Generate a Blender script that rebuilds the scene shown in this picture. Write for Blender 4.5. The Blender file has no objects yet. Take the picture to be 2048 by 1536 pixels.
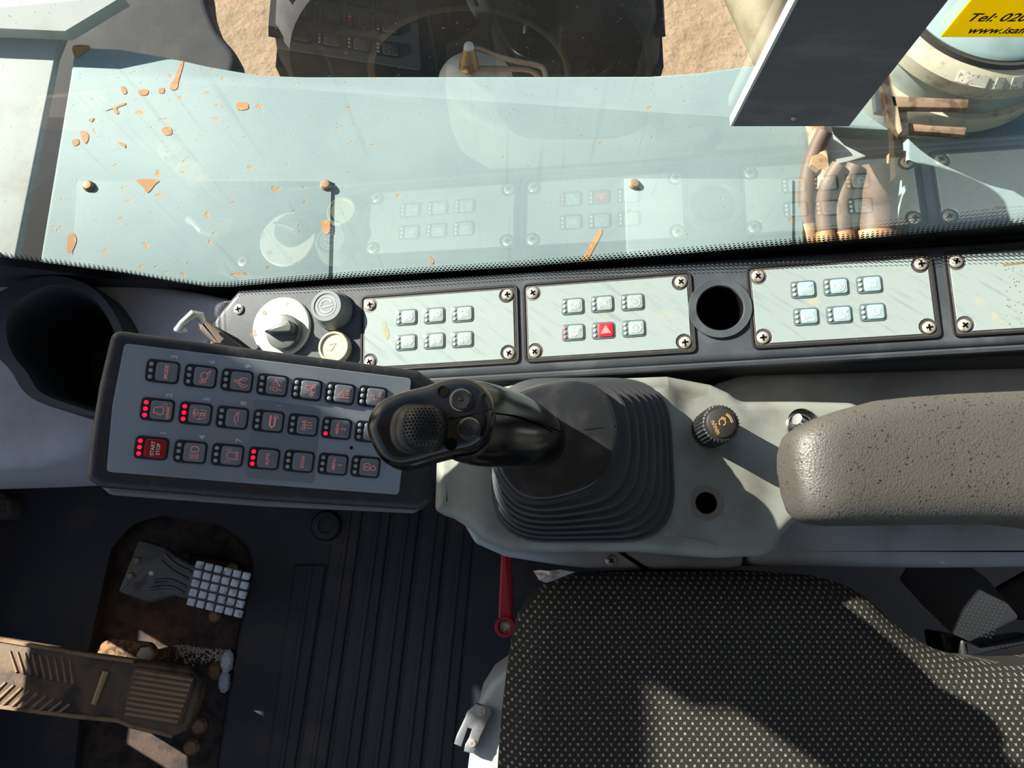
import bpy, bmesh, math, random
from mathutils import Vector, Matrix
from mathutils.geometry import delaunay_2d_cdt
random.seed(7)
S = bpy.context.scene
COL = S.collection
# ------------------------------------------------------------------ camera
F, TILT, ZC = 1480.0, math.radians(13.0), 1.2
cd = bpy.data.cameras.new('camera'); cam = bpy.data.objects.new('camera', cd); COL.objects.link(cam)
cam.location = (0, 0, ZC); cam.rotation_euler = (TILT, 0, 0)
cd.sensor_width = 36.0; cd.lens = 36.0 * F / 2048.0; cd.clip_start = 0.01; cd.clip_end = 200
S.camera = cam
# ------------------------------------------------------------------ light
SUN_DIR = Vector((-0.777, 0.42, 0.47)).normalized()      # towards the sun
sl = bpy.data.lights.new('sun', 'SUN'); sl.energy = 11.5; sl.angle = math.radians(0.53); sl.color = (1.0, 0.94, 0.85)
so = bpy.data.objects.new('sun', sl); COL.objects.link(so); so.location = SUN_DIR * 6
so.rotation_euler = SUN_DIR.to_track_quat('Z', 'Y').to_euler()
W = bpy.data.worlds.new('sky'); S.world = W; W.use_nodes = True
wn = W.node_tree.nodes; wl = W.node_tree.links; wn.clear()
sky = wn.new('ShaderNodeTexSky'); sky.sky_type = 'NISHITA'; sky.sun_disc = False
sky.sun_elevation = math.asin(SUN_DIR.z); sky.sun_rotation = math.atan2(SUN_DIR.x, SUN_DIR.y); sky.dust_density = 1.2; sky.air_density = 1.0; sky.ozone_density = .5
bg = wn.new('ShaderNodeBackground'); bg.inputs['Strength'].default_value = 0.112
wo = wn.new('ShaderNodeOutputWorld')
wl.new(sky.outputs[0], bg.inputs[0]); wl.new(bg.outputs[0], wo.inputs[0])
S.view_settings.view_transform = 'Standard'; S.view_settings.look = 'None'
S.view_settings.gamma = 1.0; S.view_settings.use_curve_mapping = False
S.view_settings.exposure = 0.62
# ------------------------------------------------------------------ pixel helpers (photo frame 2048 x 1536)
CAM = Vector((0, 0, ZC))
def ray(x, y):
    a = (x - 1024) / F; b = (768 - y) / F
    return Vector((a, b * math.cos(TILT) + math.sin(TILT), b * math.sin(TILT) - math.cos(TILT)))
def at(x, y, z):
    d = ray(x, y); return CAM + d * ((z - ZC) / d.z)
def onp(x, y, p, n):
    d = ray(x, y); return CAM + d * ((p - CAM).dot(n) / d.dot(n))
def aty(x, y, Y):
    d = ray(x, y); return CAM + d * (Y / d.y)
class Frame:
    """a plane with its own axes; u, v in metres, h along the normal"""
    def __init__(s, o, u, v):
        s.o = Vector(o); s.u = Vector(u).normalized(); n = s.u.cross(Vector(v)).normalized()
        s.n = n; s.v = n.cross(s.u).normalized()
    def p(s, a, b, h=0.0): return s.o + s.u * a + s.v * b + s.n * h
    def uv(s, x, y, h=0.0):
        q = onp(x, y, s.o + s.n * h, s.n) - s.o; return (q.dot(s.u), q.dot(s.v))
    def M(s, a=0, b=0, h=0, rot=0.0):
        u = s.u * math.cos(rot) + s.v * math.sin(rot); v = s.n.cross(u); o = s.p(a, b, h)
        return Matrix(((u.x, v.x, s.n.x, o.x), (u.y, v.y, s.n.y, o.y), (u.z, v.z, s.n.z, o.z), (0, 0, 0, 1)))
def hz(z): return Frame((0, 0, z), (1, 0, 0), (0, 1, 0))
def pxs(pts, z): return [(at(x, y, z).x, at(x, y, z).y) for x, y in pts]
# ------------------------------------------------------------------ materials
def lin(c):
    o = []
    for v in c[:3]:
        v /= 255.0; o.append(v / 12.92 if v <= .04045 else ((v + .055) / 1.055) ** 2.4)
    return (*o, 1.0)
class NT:
    def __init__(s, name):
        s.m = bpy.data.materials.new(name); s.m.use_nodes = True; s.t = s.m.node_tree; s.t.nodes.clear()
        s.out = s.new('ShaderNodeOutputMaterial')
    def new(s, k, **kw):
        n = s.t.nodes.new(k)
        for a, b in kw.items(): setattr(n, a, b)
        return n
    def put(s, sock, v):
        if v is None: return
        if hasattr(v, 'links') or isinstance(v, bpy.types.NodeSocket): s.t.links.new(v, sock)
        else: sock.default_value = v
    def math(s, op, a, b=None, c=None):
        n = s.new('ShaderNodeMath', operation=op); s.put(n.inputs[0], a); s.put(n.inputs[1], b); s.put(n.inputs[2], c); return n.outputs[0]
    def co(s, kind='Object', scale=(1, 1, 1), rot=(0, 0, 0)):
        tc = s.new('ShaderNodeTexCoord'); mp = s.new('ShaderNodeMapping')
        s.t.links.new(tc.outputs[kind], mp.inputs[0]); mp.inputs['Scale'].default_value = scale; mp.inputs['Rotation'].default_value = rot
        return mp.outputs[0]
    def geo(s, scale=(1, 1, 1), rot=(0, 0, 0)):
        g = s.new('ShaderNodeNewGeometry'); mp = s.new('ShaderNodeMapping'); s.t.links.new(g.outputs['Position'], mp.inputs[0])
        mp.inputs['Scale'].default_value = scale; mp.inputs['Rotation'].default_value = rot; return mp.outputs[0]
    def noise(s, co, scale, detail=4, rough=.55):
        n = s.new('ShaderNodeTexNoise'); s.put(n.inputs['Vector'], co); n.inputs['Scale'].default_value = scale
        n.inputs['Detail'].default_value = detail; n.inputs['Roughness'].default_value = rough; return n.outputs[0]
    def ramp(s, f, lo, hi):
        n = s.new('ShaderNodeMapRange'); n.interpolation_type = 'SMOOTHSTEP'; s.put(n.inputs[0], f); n.inputs[1].default_value = lo; n.inputs[2].default_value = hi; return n.outputs[0]
    def mix(s, f, a, b):
        n = s.new('ShaderNodeMix', data_type='RGBA'); s.put(n.inputs[0], f); s.put(n.inputs[6], a); s.put(n.inputs[7], b); return n.outputs[2]
    def bump(s, h, strength, dist=.001):
        n = s.new('ShaderNodeBump'); n.inputs['Strength'].default_value = strength; n.inputs['Distance'].default_value = dist; s.put(n.inputs['Height'], h); return n.outputs[0]
    def bsdf(s, col, rough=.5, metal=0., normal=None, spec=.5, coat=0., emit=None, es=0.):
        b = s.new('ShaderNodeBsdfPrincipled'); s.put(b.inputs['Base Color'], col); s.put(b.inputs['Roughness'], rough); s.put(b.inputs['Metallic'], metal)
        b.inputs['Specular IOR Level'].default_value = spec; b.inputs['Coat Weight'].default_value = coat
        if normal is not None: s.put(b.inputs['Normal'], normal)
        if emit: b.inputs['Emission Color'].default_value = emit; b.inputs['Emission Strength'].default_value = es
        return b.outputs[0]
    def done(s, sh): s.put(s.out.inputs[0], sh); return s.m
MATS = {}
def mat(name, col, rough=.5, metal=0., dirt=None, dscale=30, damt=(.5, .75), bump=None, spec=.5, coat=0., stretch=(1, 1, 1), emit=None, es=0.):
    """plain surface; dirt = second colour laid on by noise; bump = (scale, strength)"""
    if name in MATS: return MATS[name]
    t = NT(name); c = lin(col); nrm = None
    if dirt: c = t.mix(t.ramp(t.noise(t.geo(stretch), dscale), *damt), c, lin(dirt))
    if bump: nrm = t.bump(t.noise(t.geo(), bump[0], 3), bump[1])
    MATS[name] = t.done(t.bsdf(c, rough, metal, nrm, spec, coat, lin(emit) if emit else None, es)); return MATS[name]
# ------------------------------------------------------------------ objects
WM = {}
def thing(name, label, cat, loc=(0, 0, 0), group=None):
    o = bpy.data.objects.new(name, None); COL.objects.link(o); o.empty_display_size = .02
    o.location = loc; WM[o] = Matrix.Translation(Vector(loc)); tag(o, label, cat, group); return o
def tag(o, label=None, cat=None, group=None, kind=None):
    if label: o['label'] = label
    if cat: o['category'] = cat
    if group: o['group'] = group
    if kind: o['kind'] = kind
    return o
def link(name, me, parent=None, M=None):
    o = bpy.data.objects.new(name, me); COL.objects.link(o); M = M or Matrix.Identity(4)
    if parent is not None:
        o.parent = parent; o.matrix_parent_inverse = WM[parent].inverted()
    o.matrix_basis = M; WM[o] = M.copy(); return o
def mk(verts, faces, m, smooth=True, angle=38, recalc=True):
    me = bpy.data.meshes.new('mesh'); me.from_pydata([tuple(v) for v in verts], [], faces)
    if recalc:
        b = bmesh.new(); b.from_mesh(me); bmesh.ops.recalc_face_normals(b, faces=b.faces); b.to_mesh(me); b.free()
    me.materials.append(m)
    if smooth:
        me.shade_smooth(); me.set_sharp_from_angle(angle=math.radians(angle))
    return me
def obj(name, vf, m, parent=None, smooth=True, angle=38):
    """world-space verts/faces -> object with its origin at its own base"""
    v, f = vf; v = [Vector(p) for p in v]
    c = Vector(((min(p.x for p in v) + max(p.x for p in v)) / 2, (min(p.y for p in v) + max(p.y for p in v)) / 2, min(p.z for p in v)))
    return link(name, mk([p - c for p in v], f, m, smooth, angle), parent, Matrix.Translation(c))
def join(*vfs):
    V, Fc = [], []
    for v, f in vfs:
        k = len(V); V += list(v); Fc += [tuple(i + k for i in q) for q in f]
    return V, Fc
# ------------------------------------------------------------------ shapes (all return verts, faces)
def rpoly(pts, r, seg=5):
    """round the corners of a polygon; r number or list"""
    out = []; n = len(pts)
    for i in range(n):
        p = Vector(pts[i]); a = Vector(pts[i - 1]) - p; b = Vector(pts[(i + 1) % n]) - p
        ri = r[i] if isinstance(r, (list, tuple)) else r
        if ri <= 0: out.append(tuple(p)); continue
        ang = a.angle(b); d = min(ri / max(math.tan(ang / 2), 1e-3), a.length * .49, b.length * .49)
        A = p + a.normalized() * d; B = p + b.normalized() * d
        for k in range(seg + 1):
            t = k / seg; out.append(tuple(A * (1 - t) ** 2 + p * 2 * t * (1 - t) + B * t * t))
    return out
def spline(pts, sub=6, closed=True):
    out = []; n = len(pts); P = [Vector(p) for p in pts]
    rng = range(n) if closed else range(n - 1)
    for i in rng:
        if closed: a, b, c, d = P[i - 1], P[i], P[(i + 1) % n], P[(i + 2) % n]
        else: a, b, c, d = P[max(i - 1, 0)], P[i], P[i + 1], P[min(i + 2, n - 1)]
        for k in range(sub):
            t = k / sub
            out.append(.5 * ((2 * b) + (c - a) * t + (2 * a - 5 * b + 4 * c - d) * t * t + (3 * b - a - 3 * c + d) * t ** 3))
    if not closed: out.append(P[-1])
    return [tuple(q) for q in out]
def rect(w, h, cx=0, cy=0): return [(cx - w / 2, cy - h / 2), (cx + w / 2, cy - h / 2), (cx + w / 2, cy + h / 2), (cx - w / 2, cy + h / 2)]
def rrect(w, h, r, cx=0, cy=0, seg=4): return rpoly(rect(w, h, cx, cy), r, seg)
def circ(r, n=24, cx=0, cy=0, ry=None): return [(cx + r * math.cos(2 * math.pi * i / n), cy + (ry or r) * math.sin(2 * math.pi * i / n)) for i in range(n)]
def ccw(p): return p if sum(p[i - 1][0] * p[i][1] - p[i][0] * p[i - 1][1] for i in range(len(p))) > 0 else p[::-1]
def inset(p, d):
    out = []; n = len(p)
    for i in range(n):
        a = Vector(p[i]) - Vector(p[i - 1]); b = Vector(p[(i + 1) % n]) - Vector(p[i])
        if a.length < 1e-9: a = b
        if b.length < 1e-9: b = a
        na = Vector((-a.y, a.x)).normalized(); nb = Vector((-b.y, b.x)).normalized(); m = na + nb
        m = m / max(.35, m.dot(m) / 2) if m.length > 1e-6 else na
        out.append((p[i][0] + m.x * d, p[i][1] + m.y * d))
    return out
def inside(P, x, y):
    c = False
    for i in range(len(P)):
        (x0, y0), (x1, y1) = P[i - 1][:2], P[i][:2]
        if (y0 > y) != (y1 > y) and x < (x1 - x0) * (y - y0) / (y1 - y0) + x0: c = not c
    return c
def slab(poly, fr, h0, h1, r=0., seg=4, rb=0., dome=0., holes=(), depth=.03, grid=0., zfun=None):
    """extruded outline with a rounded top edge (radius r); holes = blind holes sunk from the top, zfun moulds the top"""
    poly = ccw(poly); prof = [(0 + rb, h0)] + ([(0, h0 + rb)] if rb else [])
    if r > 0:
        for k in range(seg + 1):
            a = math.pi / 2 * k / seg; prof.append((r * (1 - math.cos(a)), h1 - r + r * math.sin(a)))
    else: prof.append((0, h1))
    L, Fc = [], []; n = len(poly)
    for d, h in prof:
        for q in (inset(poly, d) if d else poly): L.append((q[0], q[1], h))
    for k in range(len(prof) - 1):
        for i in range(n):
            j = (i + 1) % n; Fc.append((k * n + i, k * n + j, (k + 1) * n + j, (k + 1) * n + i))
    b = (len(prof) - 1) * n
    if dome:
        Fc.append(tuple(range(n))[::-1]); c = sum((Vector(q) for q in L[b:b + n]), Vector()) / n; L.append((c.x, c.y, c.z + dome)); Fc += [(b + i, b + (i + 1) % n, len(L) - 1) for i in range(n)]
    elif not holes and not grid:
        Fc.append(tuple(range(n))[::-1]); Fc.append(tuple(range(b, b + n)))
    else:
        Fc.append(tuple(range(n))[::-1]); idx = list(range(b, b + n)); E = [(i, (i + 1) % n) for i in range(n)]
        for hp_ in holes:
            hp_ = ccw(list(hp_)); m0 = len(idx); m = len(hp_); k0 = len(L)
            L += [(x, y, h1) for x, y in hp_] + [(x, y, h1 - depth) for x, y in hp_]; idx += range(k0, k0 + m); E += [(m0 + i, m0 + (i + 1) % m) for i in range(m)]
            for i in range(m): j = (i + 1) % m; Fc.append((k0 + j, k0 + i, k0 + m + i, k0 + m + j))
            Fc.append(tuple(range(k0 + m, k0 + 2 * m)))
        if grid:
            ip = inset(poly, r + grid * .5)
            x0, x1 = min(q[0] for q in poly), max(q[0] for q in poly); y0, y1 = min(q[1] for q in poly), max(q[1] for q in poly)
            for i in range(int((x1 - x0) / grid) + 1):
                for j in range(int((y1 - y0) / grid) + 1):
                    x, y = x0 + i * grid, y0 + j * grid
                    if inside(ip, x, y) and not any(inside(hh, x, y) for hh in holes): idx.append(len(L)); L.append((x, y, h1))
        res = delaunay_2d_cdt([Vector(L[i][:2]) for i in idx], E, [], 2, 1e-7)
        mp = {}
        for k, src in enumerate(res[3]): mp[k] = idx[src[0]] if src else None
        for k, v in mp.items():
            if v is None: mp[k] = len(L); L.append((res[0][k].x, res[0][k].y, h1))
        for f in res[2]:
            cx = sum(res[0][k].x for k in f) / len(f); cy = sum(res[0][k].y for k in f) / len(f)
            if not any(inside(hh, cx, cy) for hh in holes): Fc.append(tuple(mp[k] for k in f))
    if zfun: L = [(x, y, h + zfun(x, y, h)) for x, y, h in L]
    return [fr.p(*q) for q in L], Fc
def loft(rings, cap0=True, cap1=True):
    V, Fc = [], []; n = len(rings[0])
    for r in rings: V += [Vector(p) for p in r]
    for k in range(len(rings) - 1):
        for i in range(n):
            j = (i + 1) % n; Fc.append((k * n + i, k * n + j, (k + 1) * n + j, (k + 1) * n + i))
    if cap0: Fc.append(tuple(range(n))[::-1])
    if cap1: Fc.append(tuple(range((len(rings) - 1) * n, len(rings) * n)))
    return V, Fc
def lathe(prof, M, n=32):
    """prof (radius, height) revolved around the local z of M"""
    rings = [[M @ Vector((max(r, 1e-5) * math.cos(2 * math.pi * i / n), max(r, 1e-5) * math.sin(2 * math.pi * i / n), h)) for i in range(n)] for r, h in prof]
    solid = prof[0] != prof[-1]                                      # a profile that closes on itself is a ring
    return loft(rings, solid, solid)
def tube(path, rad, n=10, cap=True):
    P = [Vector(p) for p in path]; R = rad if isinstance(rad, (list, tuple)) else [rad] * len(P); rings = []; up = None
    for i, p in enumerate(P):
        d = (P[min(i + 1, len(P) - 1)] - P[max(i - 1, 0)]).normalized()
        if up is None: up = Vector((0, 0, 1)) if abs(d.z) < .9 else Vector((1, 0, 0))
        s = d.cross(up).normalized(); up = s.cross(d).normalized()
        rings.append([p + s * R[i] * math.cos(2 * math.pi * k / n) + up * R[i] * math.sin(2 * math.pi * k / n) for k in range(n)])
    return loft(rings, cap, cap)
def box(a, b):
    x0, y0, z0 = a; x1, y1, z1 = b
    return ([Vector(p) for p in ((x0, y0, z0), (x1, y0, z0), (x1, y1, z0), (x0, y1, z0), (x0, y0, z1), (x1, y0, z1), (x1, y1, z1), (x0, y1, z1))],
            [(0, 3, 2, 1), (4, 5, 6, 7), (0, 1, 5, 4), (1, 2, 6, 5), (2, 3, 7, 6), (3, 0, 4, 7)])
def ribbon(pl, w, h=.0003, closed=False):
    """flat printed line with a hair of thickness, in the xy plane"""
    P = [Vector(p) for p in pl]; n = len(P); L, R = [], []
    for i in range(n):
        if closed: a = P[i - 1]; b = P[(i + 1) % n]
        else: a = P[max(i - 1, 0)]; b = P[min(i + 1, n - 1)]
        d = (b - a); d = d.normalized() if d.length > 1e-9 else Vector((1, 0)); q = Vector((-d.y, d.x)) * w / 2
        L.append(P[i] + q); R.append(P[i] - q)
    V = [Vector((p.x, p.y, h)) for p in L + R]
    return V, [(i, (i + 1) % n, n + (i + 1) % n, n + i) for i in range(n if closed else n - 1)]
def text(s, size, x=0, y=0, rot=0., bold=0., shear=0., align='CENTER', h=.0003, sx=1.):
    c = bpy.data.curves.new('t', 'FONT'); c.body = s; c.size = size; c.align_x = align; c.align_y = 'CENTER'; c.offset = bold; c.shear = shear; c.resolution_u = 3
    o = bpy.data.objects.new('t', c); COL.objects.link(o); dg = bpy.context.evaluated_depsgraph_get(); dg.update()
    me = bpy.data.meshes.new_from_object(o.evaluated_get(dg)); R = Matrix.Rotation(rot, 3, 'Z')
    V = [R @ Vector((v.co.x * sx, v.co.y, 0)) + Vector((x, y, h)) for v in me.vertices]; Fc = [tuple(p.vertices) for p in me.polygons]
    bpy.data.objects.remove(o); bpy.data.curves.remove(c); bpy.data.meshes.remove(me); return V, Fc
def xf(vf, M): return [M @ Vector(p) for p in vf[0]], vf[1]
# ------------------------------------------------------------------ shared materials
BLACK = mat('black_plastic', (34, 35, 37), .42, dirt=(62, 62, 60), dscale=60, damt=(.45, .9), bump=(900, .15))
STRIP = mat('strip_plastic', (60, 64, 69), .46, dirt=(90, 94, 97), dscale=25, damt=(.45, .85), bump=(1200, .12), spec=.45)
GREY = mat('grey_plastic', (132, 134, 126), .55, dirt=(104, 98, 86), dscale=14, damt=(.45, .8), bump=(1500, .15))
GREYD = mat('grey_plastic_side', (160, 165, 167), .55, dirt=(130, 130, 125), dscale=14, damt=(.45, .8), bump=(1500, .15))
TRIMM = mat('trim_plastic', (164, 162, 166), .6, dirt=(136, 132, 130), dscale=9, damt=(.45, .8), bump=(1200, .2))
DARK = mat('dark_void', (5, 5, 6), .9, spec=.1)
GLOSS = mat('gloss_black', (13, 13, 15), .16, spec=.55, dirt=(26, 26, 28), dscale=40, damt=(.5, .8))
RUBBER = mat('boot_rubber', (54, 55, 56), .5, dirt=(76, 74, 71), dscale=30, damt=(.5, .85))
STEEL = mat('screw_steel', (196, 190, 178), .4, .45, dirt=(120, 96, 70), dscale=300, damt=(.5, .7))
CHROME = mat('chrome', (215, 215, 215), .15, 1.)
WHITEP = mat('white_paint', (166, 172, 168), .65, dirt=(148, 146, 132), dscale=10, damt=(.5, .8))
RUST = mat('rust', (70, 55, 44), .8, dirt=(36, 31, 29), dscale=45, damt=(.4, .65), bump=(250, .5))
RUSTL = mat('rusty_paint', (186, 168, 132), .7, dirt=(128, 92, 62), dscale=40, damt=(.42, .62), bump=(200, .3))
MATB = mat('floor_rubber', (50, 52, 57), .6, dirt=(86, 74, 60), dscale=9, damt=(.5, .78), bump=(400, .2))

def glass_mat():
    t = NT('window_glass')
    tr = t.new('ShaderNodeBsdfTransparent'); tr.inputs[0].default_value = (.93, .97, .95, 1)
    gl = t.new('ShaderNodeBsdfGlossy'); gl.inputs['Roughness'].default_value = .0; gl.inputs[0].default_value = (1, 1, 1, 1)
    g = t.new('ShaderNodeNewGeometry'); vm = t.new('ShaderNodeVectorMath', operation='DOT_PRODUCT'); t.put(vm.inputs[0], g.outputs['Normal']); t.put(vm.inputs[1], g.outputs['Incoming'])
    k = t.math('POWER', t.math('SUBTRACT', 1.0, t.math('ABSOLUTE', vm.outputs['Value'])), 5.0)
    f = t.math('MINIMUM', t.math('MULTIPLY', t.math('ADD', t.math('MULTIPLY', k, .96), .04), 1.7), 1.0)   # Schlick, both faces of the pane
    m = t.new('ShaderNodeMixShader'); t.put(m.inputs[0], f); t.put(m.inputs[1], tr.outputs[0]); t.put(m.inputs[2], gl.outputs[0])
    di = t.new('ShaderNodeBsdfDiffuse'); di.inputs[0].default_value = lin((205, 205, 195))
    film = t.math('MULTIPLY', t.ramp(t.noise(t.geo(), 6, 6), .35, .8), .07)
    sp = t.math('MULTIPLY', t.ramp(t.noise(t.geo(), 420, 2), .68, .76), .40)
    stk = t.math('MULTIPLY', t.ramp(t.noise(t.geo((45, 1, 1.4)), 4, 4), .58, .72), .10)
    d = t.math('ADD', t.math('ADD', film, sp), t.math('ADD', stk, .015))
    m2 = t.new('ShaderNodeMixShader'); t.put(m2.inputs[0], d); t.put(m2.inputs[1], m.outputs[0]); t.put(m2.inputs[2], di.outputs[0])
    return t.done(m2.outputs[0])
def frit_mat():
    """black ceramic band whose edge breaks up into rows of dots (UV in metres)"""
    t = NT('ceramic_frit'); uv = t.new('ShaderNodeTexCoord'); sp = t.new('ShaderNodeSeparateXYZ'); t.put(sp.inputs[0], uv.outputs['UV'])
    P = .0038; u = t.math('DIVIDE', sp.outputs[0], P); v = t.math('DIVIDE', sp.outputs[1], .0046)
    def cell(ou, ov):
        a = t.math('SUBTRACT', t.math('FRACT', t.math('ADD', u, ou)), .5)
        b = t.math('SUBTRACT', t.math('FRACT', t.math('ADD', t.math('MULTIPLY', v, .5), ov)), .5); b = t.math('MULTIPLY', b, 1.72)
        return t.math('SQRT', t.math('ADD', t.math('MULTIPLY', a, a), t.math('MULTIPLY', b, b)))
    d = t.math('MINIMUM', cell(0, 0), cell(.5, .5))
    rad = t.new('ShaderNodeMapRange'); t.put(rad.inputs[0], sp.outputs[1])
    for i, q in ((1, .012), (2, .036), (3, .66), (4, .12)): rad.inputs[i].default_value = q
    black = t.math('LESS_THAN', d, rad.outputs[0])
    tr = t.new('ShaderNodeBsdfTransparent'); b = t.bsdf(lin((9, 9, 10)), .35)
    m = t.new('ShaderNodeMixShader'); t.put(m.inputs[0], black); t.put(m.inputs[1], tr.outputs[0]); t.put(m.inputs[2], b)
    return t.done(m.outputs[0])
def deck_mat():
    t = NT('deck_paint'); g = t.geo()
    c = t.mix(t.ramp(t.noise(g, 3, 5), .35, .7), lin((126, 143, 143)), lin((114, 132, 134)))
    sx = t.new('ShaderNodeSeparateXYZ'); t.put(sx.inputs[0], g)
    near = t.ramp(sx.outputs[0], -.05, -.55)                       # chips gather towards the front of the deck
    n = t.noise(t.geo((1, 1.6, 1)), 42, 2, .5); th = t.math('ADD', t.math('MULTIPLY', near, .055), n)
    rust = t.ramp(th, .728, .752)
    rc = t.mix(t.noise(g, 160, 2), lin((146, 104, 62)), lin((168, 140, 94)))
    c = t.mix(rust, c, rc)
    return t.done(t.bsdf(c, .68, 0, t.bump(t.math('MULTIPLY', rust, -1), .4), .3))
def sand_mat():
    t = NT('sand'); g = t.geo()
    c = t.mix(t.ramp(t.noise(g, 4, 6), .35, .7), lin((152, 130, 104)), lin((138, 116, 90)))
    c = t.mix(t.ramp(t.noise(g, 60, 4), .5, .75), c, lin((130, 104, 78)))
    return t.done(t.bsdf(c, .9, 0, t.bump(t.noise(g, 18, 6), .5, .02)))
def fabric_mat():
    """black woven seat cloth with staggered pale dots"""
    t = NT('seat_fabric'); g = t.geo(); sp = t.new('ShaderNodeSeparateXYZ'); t.put(sp.inputs[0], g)
    wob = t.math('MULTIPLY', t.math('SUBTRACT', t.noise(g, 9, 2), .5), .25)
    u = t.math('ADD', t.math('DIVIDE', sp.outputs[0], .0068), wob); v = t.math('ADD', t.math('DIVIDE', sp.outputs[1], .0080), wob)
    def dots(ou, ov):
        a = t.math('ABSOLUTE', t.math('SUBTRACT', t.math('FRACT', t.math('ADD', u, ou)), .5))
        b = t.math('ABSOLUTE', t.math('SUBTRACT', t.math('FRACT', t.math('ADD', v, ov)), .5))
        return t.math('MULTIPLY', t.math('LESS_THAN', a, .14), t.math('LESS_THAN', b, .13))
    d = t.math('MAXIMUM', dots(0, 0), dots(.5, .5))
    d = t.math('MULTIPLY', d, t.ramp(t.noise(g, 900, 2), .35, .6))
    weave = t.noise(g, 1300, 2)
    c = t.mix(weave, lin((22, 22, 24)), lin((58, 56, 52))); c = t.mix(d, c, lin((158, 152, 136)))
    return t.done(t.bsdf(c, .95, 0, t.bump(weave, .6, .001), .15))
def leather_mat():
    t = NT('armrest_vinyl'); g = t.geo()
    vo = t.new('ShaderNodeTexVoronoi'); t.put(vo.inputs['Vector'], g); vo.inputs['Scale'].default_value = 700
    pit = t.math('MULTIPLY', t.ramp(t.noise(g, 520, 2), .60, .68), t.ramp(t.noise(g, 70, 2), .35, .6))
    c = t.mix(pit, t.mix(t.noise(g, 12, 3), lin((84, 80, 74)), lin((68, 65, 61))), lin((22, 21, 20)))
    h = t.math('SUBTRACT', t.math('MULTIPLY', vo.outputs['Distance'], .7), t.math('MULTIPLY', pit, 1.2))
    return t.done(t.bsdf(c, .48, 0, t.bump(h, .45, .0007)))
def panel_mat():
    """pale membrane face with slanting scuffs"""
    t = NT('panel_face'); g0 = t.geo((1, 1, 1), (0, 0, math.radians(38))); mp = t.new('ShaderNodeMapping'); t.put(mp.inputs[0], g0); mp.inputs['Scale'].default_value = (9, 90, 1)
    c = t.mix(t.math('MULTIPLY', t.ramp(t.noise(mp.outputs[0], 3, 5), .52, .8), .6), lin((140, 151, 149)), lin((104, 116, 118)))
    c = t.mix(t.ramp(t.noise(t.geo(), 30, 5), .62, .8), c, lin((176, 160, 112)))
    return t.done(t.bsdf(c, .42))
GLASS, FRIT, DECK, SAND, FABRIC, VINYL, PFACE = glass_mat(), frit_mat(), deck_mat(), sand_mat(), fabric_mat(), leather_mat(), panel_mat()
# ================================================================== STRUCTURE
GY = .26                                                             # plane of the side window
edge_px = [(-700, 428), (-300, 484), (0, 525), (130, 541), (250, 556), (360, 575), (430, 585), (475, 585), (560, 578), (700, 568), (1040, 547), (1370, 521), (1700, 494), (2048, 464), (2500, 424)]
edge = [Vector((-.90, GY, .735))] + [aty(x, y, GY) for x, y in edge_px]
V, Fc, UV = [], [], []; s_ = 0.
for i, p in enumerate(edge):
    V += [p, Vector((p.x, GY, 1.6))]
Fc = [(2 * i, 2 * i + 2, 2 * i + 3, 2 * i + 1) for i in range(len(edge) - 1)]
me = mk(V, Fc, GLASS, False, recalc=False)
win = link('window_1', me); tag(win, 'large side window with dusty glass above the switch strip', kind='structure')
# black dotted border of the pane
V, Fc, uvs = [], [], []; s_ = 0.; fine = []
for i in range(len(edge) - 1):
    for k in range(8): fine.append(edge[i].lerp(edge[i + 1], k / 8))
fine.append(edge[-1]); HB = .036
for i, p in enumerate(fine):
    if i: s_ += (p - fine[i - 1]).length
    V += [Vector((p.x, GY - .001, p.z - .004)), Vector((p.x, GY - .001, p.z + HB))]; uvs += [(s_, -.004), (s_, HB)]
Fc = [(2 * i, 2 * i + 2, 2 * i + 3, 2 * i + 1) for i in range(len(fine) - 1)]
me = mk(V, Fc, FRIT, False, recalc=False); ul = me.uv_layers.new(name='UVMap')
for l in me.loops: ul.data[l.index].uv = uvs[l.vertex_index]
link('dotted_border', me, win)
# wall under the window
V, Fc = [], []
for p in edge: V += [Vector((p.x, GY + .001, -.1)), Vector((p.x, GY + .001, p.z + .001)), Vector((p.x, GY + .005, p.z + .001)), Vector((p.x, GY + .005, -.1))]
for i in range(len(edge) - 1):
    a, b = 4 * i, 4 * i + 4
    for k in range(4): Fc.append((a + k, a + (k + 1) % 4, b + (k + 1) % 4, b + k))
Fc += [(3, 2, 1, 0), tuple(range(len(V) - 4, len(V)))]
wr = obj('wall_right', (V, Fc), mat('cab_wall', (40, 42, 44), .6)); tag(wr, 'dark cab side wall below the window', kind='structure')
# floor mat with the pedal opening cut out
plate_px = [(222, 1095), (268, 1046), (330, 1030), (440, 1046), (496, 1085), (510, 1130), (470, 1330), (440, 1545), (418, 1640), (150, 1640), (148, 1545), (170, 1330)]
fl = obj('floor', slab(rect(2.0, 1.05, .1, -.262), hz(0), -.021, 0, .002, 2, holes=[pxs(rpoly(plate_px, 60, 6), 0)], depth=.0208), MATB); tag(fl, 'black rubber floor mat', kind='structure')
pan = obj('floor_pan', box((-1, -.8, -.06), (1.1, .27, -.022)), mat('floor_pan_paint', (52, 46, 40), .7))
tag(pan, 'bare steel cab floor under the mat', kind='structure')
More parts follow.
